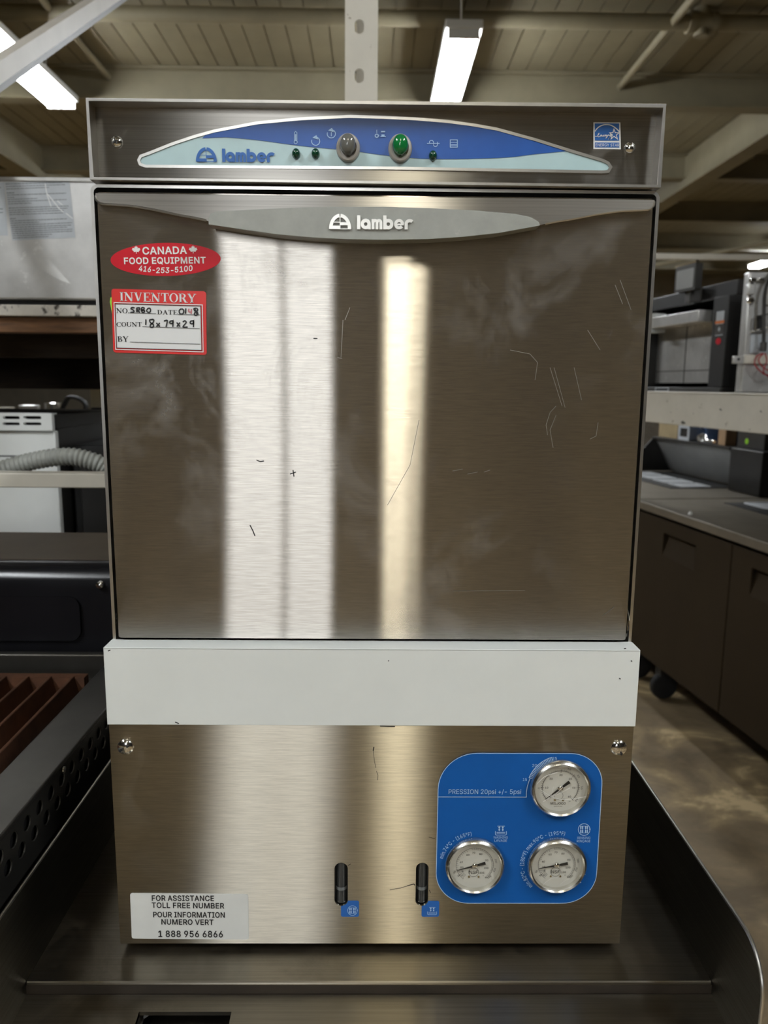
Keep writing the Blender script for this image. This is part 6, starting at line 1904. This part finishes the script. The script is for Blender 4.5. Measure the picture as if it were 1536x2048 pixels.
def carton(r):
    MB().box(-.09, .09, -.11, .11, 0, .11).build('box_body', M['carton'], r, bevel=.002)
    MB().box(-.092, .092, -.03, .03, .1085, .1115).build('tape', M['cream_paint'], r)


def socket(r):
    q = MB()
    P = Plane((-.06, 0, 0), (0, -1, 0), (0, 0, 1))
    q.slab(P, rrect(-.06, .06, 0, .085, .008, 4), -.12, 0, holes=[rrect(-.04, .04, .018, .067, .006, 4)[::-1]])
    q.build('housing', M['label_grey'], r)
    MB().box(-.058, .05, -.038, .038, .02, .065).build('display', M['black'], r)


def tub(r):
    q = MB()
    q.lathe([(.075, 0), (.085, .004), (.095, .10), (.10, .104), (.092, .104), (.082, .01), (.01, .006)], (0, 0, 0), (0, 0, 1), 24, True, True)
    q.build('tub_body', M['blue_plastic'], r)
    MB().tube([(-.095, -.0, .085), (-.12, 0, .09), (-.125, 0, .07)], .006, 8).build('handle', M['blue_plastic'], r)


def whisk(r):
    MB().tube([(-.01, -.08, .012), (-.01, -.01, .014)], .010, 10).build('handle', M['chrome'], r)
    for k in range(4):
        a = PI * k / 4
        MB().tube(spline([(-.01, -.012, .014), (-.01 + .024 * math.cos(a), .04, .026 + .022 * math.sin(a)), (-.01, .085, .026), (-.01 - .024 * math.cos(a), .04, .026 - .022 * math.sin(a)), (-.01, -.012, .014)], 4), .0022, 6).build('wire', M['chrome'], r)


def block(r):
    MB().box(-.03, .03, -.035, .035, 0, .13).build('block_body', M['pale_wood'], r, bevel=.003)
    MB().box(-.032, .032, -.037, .037, .09, .10).build('strap', M['carton'], r)


def greybox(r):
    MB().box(-.09, .10, -.11, .11, 0, .10).build('box_body', M['machine_grey'], r, bevel=.004)
    MB().box(-.095, .105, -.115, .115, .10, .112).build('box_lid', M['sheet_steel'], r, bevel=.002)
    MB().lathe([(.014, 0), (.014, .001)], (-.0905, .03, .035), (-1, 0, 0), 20, True, True).build('dot_sticker', M['lime'], r)


on_lid('carton', 'tan carton lying farthest along the prep table lids under the beam', 'box', .72, 1.93, carton)
on_lid('timer_box', 'grey box with dark window next to the tan carton on the lid', 'box', .68, 1.73, socket)
on_lid('plastic_tub', 'dark blue plastic tub on the prep table lid behind the whisk', 'tub', .745, 1.545, tub)
on_lid('whisk', 'shiny wire whisk lying before the dark blue tub', 'whisk', .635, 1.50, whisk)
on_lid('wooden_block', 'upright pale wooden block on the prep table lid', 'block', .655, 1.355, block)
on_lid('storage_box', 'grey steel box with a bright green dot on the prep table lid', 'box', .73, 1.13, greybox)
# ================================================================== EQUIPMENT ON THE RIGHT RACK
ZS = 1.383
r = rthing('holding_cabinet', 'dark open-fronted heated cabinet on the white rack beam', 'kitchen machine', .05, 0, ZS)
y0, y1 = .34, 1.02
q = MB()
q.box(0.0, .62, y0, y1, .0, .018)
q.box(0.0, .62, y0, y0 + .10, .018, .345)
q.box(0.0, .62, y1 - .05, y1, .018, .345)
q.box(.60, .62, y0, y1, .018, .345)
q.box(.03, .62, y0, y1, .345, .40)
q.build('casing', M['machine_black'], r, bevel=.003)
q = MB()
q.box(-.008, .0, y0 - .0, y1, .0, .014)
q.build('base_ledge', M['machine_grey'], r)
q = MB()
q.box(.055, .060, y0 + .10, y1 - .05, .035, .265)
q.build('inner_panel', M['sheet_steel'], r)
q = MB()
q.box(.053, .0545, y0 + .10, y1 - .05, .083, .086)
q.box(.053, .0545, .72, .724, .035, .265)
q.build('panel_joint', M['machine_grey'], r)
q = MB()
q.box(-.035, .05, y0 + .14, y1 + .06, .262, .305)
hdr = q.build('control_header', M['sheet_steel'], r, bevel=.002)
q = MB()
q.box(-.05, .03, .86, .90, .245, .325)
bx = q.build('switch_box', M['white_enamel'], r, bevel=.002)
for z in (.277, .292):
    MB().box(-.0505 + .03, -.0505 + .05, .8575, .8605, z - .006, z + .005).build('switch', M['black'], bx)
MB().cyl((-.01, .93, .30), (-.01, .93, .355), .010, 14).build('knob', M['chrome'], r)
q = MB()
q.slab(Plane((-.035, .60, .435), Vector((.10, -1, .0)), (0, 0, 1)), rrect(-.065, .065, -.050, .050, .008, 4), -.03, 0)
q.box(-.02, .04, .58, .62, .345, .40)
sm = q.build('display_box', M['machine_grey'], r)
P = Plane((-.035, .60, .435), Vector((.10, -1, .0)), (0, 0, 1))
MB().slab(P, rrect(-.055, .055, -.040, .032, .006, 4), .0003, .0015).build('screen', M['lid_grey'], sm)
MB().tube([P.p(x, .053, -.004) for x in (-.068, .068)], .007, 10).build('chrome_trim', M['chrome'], sm)
P = Plane((-.0005, 0, 0), (0, -1, 0), (0, 0, 1))
q = MB()
yc = y0 + .047
q.mat(0).flat(P, [(-yc - .026, .205), (-yc + .026, .205), (-yc + .026, .292), (-yc - .026, .292)], .0004)
q.mat(1).flat(P, [(-yc - .030, .248), (-yc + .030, .248), (-yc + .030, .258), (-yc - .030, .258)], .0008)
q.mat(2).flat(P, [(-yc - .026, .208), (-yc + .026, .208), (-yc + .026, .246), (-yc - .026, .246)], .0006)
q.mat(0).flat(P, [(-yc - .009, .228), (-yc, .218), (-yc + .009, .228), (-yc, .238)], .0009)
tag(q.build('warning_label', [M['label_grey'], M['orange_label'], M['machine_grey']], r), 'grey label with an orange band')
q = MB()
q.slab(P, arc(-yc, .185, .017, 0, 360, 28, .012)[:-1], .0002, .0006)
tag(q.build('oval_sticker', M['red_sticker'], r), 'small red oval sticker')
q = MB()
q.mat(0).slab(Plane((-.0082, .78, .0075), (0, -1, 0), (0, 0, 1)), rrect(-.06, .06, -.0075, .0075, .001, 2), .0002, .001)
q.mat(1).slab(Plane((-.0082, .78, .0075), (0, -1, 0), (0, 0, 1)), rrect(-.052, .052, -.0045, .0045, .001, 2), .0011, .0014)
q.build('name_plate', [M['label_grey'], M['black']], r)

r = rthing('grey_hood', 'large plain grey steel hood standing on the rack behind the holding cabinet', 'hood', .72, .3, ZS)
q = MB()
q.box(.0, .30, -.55, .85, 0, .66)
q.build('hood_body', M['machine_grey'], r, bevel=.006)
q = MB()
q.box(-.006, .0, -.5, .80, .36, .62)
q.build('front_panel', M['machine_grey'], r, bevel=.002)

# stainless control box with latches, handle, braided cable and red wires: faces the dishwasher aisle
C0 = Vector((1.262, 2.02, ZS))
r = thing('control_box', 'pale stainless control box with latches, wire handle and braided cable on the rack', 'control box', C0)
q = MB()
q.box(1.247, 1.60, 2.02, 2.062, ZS, ZS + .40)
q.build('box_body', M['sheet_steel'], r, bevel=.005)
fp = lambda a, b: at(1290 + a / 6.244, 480 + b / 6.244, 2.02)


def fbox(x0, y0_, x1, y1_, d0, d1):
    A, B = fp(x0, y1_), fp(x1, y0_)
    return MB().box(A.x, B.x, 2.02 - d1, 2.02 - d0, A.z, B.z)


fbox(1215, 1440, 1700, 1545, 0, .012).build('cross_strip', M['old_white_paint'], r, bevel=.002)
tb = fbox(1085, 1450, 1225, 1545, -.004, .010).build('mounting_tab', M['sheet_steel'], r, bevel=.002)
q = fp(1150, 1490)
MB().lathe([(.0045, 0), (.0045, .0006)], (q.x, 2.0095, q.z), (0, -1, 0), 14, True, True).build('tab_hole', M['black'], tb)
fbox(1300, 1180, 1700, 1410, 0, .003).build('access_plate', M['label_grey'], r, bevel=.001)
lt = fbox(1250, 560, 1345, 690, 0, .022).build('latch', M['sheet_steel'], r, bevel=.003)
q = MB()
A = fp(1310, 760)
q.lathe([(.011, 0), (.011, .012), (.007, .016)], (A.x, 2.02, A.z), (0, -1, 0), 20, True, True)
q.build('latch_roller', M['chrome'], lt)
fbox(1290, 480, 1370, 530, 0, .016).build('latch_clip', M['chrome'], lt, bevel=.002)
fbox(1395, 480, 1470, 520, 0, .016).build('clip', M['chrome'], r, bevel=.002)
fbox(1500, 620, 1640, 820, 0, .010).build('cover_plate', M['sheet_steel'], r, bevel=.002)
q = MB()
pts = [fp(*t) for t in ((1345, 1140), (1345, 955), (1510, 930), (1515, 1100))]
for p_ in pts:
    p_.y = 2.0
q.tube([pts[0] + Vector((0, .02, 0))] + pts + [pts[3] + Vector((0, .02, 0))], .0042, 10)
q.tube([pts[0], pts[3]], .0042, 10)
q.build('wire_handle', M['chrome'], r)
q = MB()
A, B = fp(1350, 1125), fp(1500, 945)
q.box(A.x, B.x, 2.0195, 2.0215 - .004, A.z, B.z)
q.build('handle_recess', M['machine_black'], r)
cc = [(1620, 330), (1540, 410), (1470, 540), (1430, 700), (1420, 900), (1420, 1150), (1415, 1320)]
pc = []
for t in cc:
    v = fp(*t)
    v.y = 1.985
    pc.append(tuple(v))
pp_ = spline(pc, 26)
acc, rad, last = 0, [], Vector(pp_[0])
for v in pp_:
    acc += (Vector(v) - last).length
    last = Vector(v)
    rad.append(.0058 + .0010 * math.sin(acc * 2 * PI / .006))
MB().tube(pp_, rad, 12).build('braided_cable', M['machine_grey'], r)
A = fp(1415, 1300)
MB().cyl((A.x, 1.985, A.z + .004), (A.x, 1.985, A.z - .026), .011, 16).build('cable_gland', M['machine_grey'], r)
for k, cc in enumerate(([(1410, 1420), (1330, 1460), (1310, 1560), (1400, 1660), (1470, 1700), (1500, 1770)], [(1410, 1420), (1350, 1500), (1400, 1590), (1480, 1640), (1540, 1720)], [(1420, 1420), (1440, 1520), (1400, 1640), (1450, 1690), (1540, 1650)])):
    pc = []
    for t in cc:
        v = fp(*t)
        v.y = 1.985 - .004 * k
        pc.append(tuple(v))
    MB().tube(spline(pc, 6), .0022, 8).build('red_wire', M['red_wire'], r)

# far beams of another rack
r = thing('far_rack', 'far white storage rack whose top beam crosses behind the holding cabinet', 'rack', (3.4, 6, 0))
MB().box(1.9, 6.5, 6.0, 6.05, 2.452, 2.497).build('top_beam', M['old_white_paint'], r)
MB().box(1.9, 6.5, 6.0, 6.05, 1.35, 1.43).build('middle_beam', M['old_white_paint'], r)
for x in (1.86, 6.5):
    MB().box(x - .04, x + .04, 5.99, 6.07, 0, 2.8).build('upright', M['old_white_paint'], r)
r = thing('stacked_fridge', 'tall dark steel fridge standing beyond the far white rack', 'fridge', (3.2, 7.0, 0))
MB().box(2.0, 5.2, 6.7, 7.5, .1, 2.05).build('body', M['machine_grey'], r, bevel=.01)
for a, c in ((2.02, 3.55), (3.6, 5.18)):
    dd = MB().box(a, c, 6.66, 6.70, .2, 2.0).build('door', M['back_steel'], r, bevel=.008)
    MB().tube([(c - .08, 6.66, 1.0), (c - .08, 6.61, 1.02), (c - .08, 6.61, 1.48), (c - .08, 6.66, 1.5)], .012, 8).build('door_handle', M['chrome'], dd)
for x in (2.1, 5.1):
    MB().cyl((x, 7.1, 0), (x, 7.1, .11), .04, 12).build('foot', M['rubber'], r)
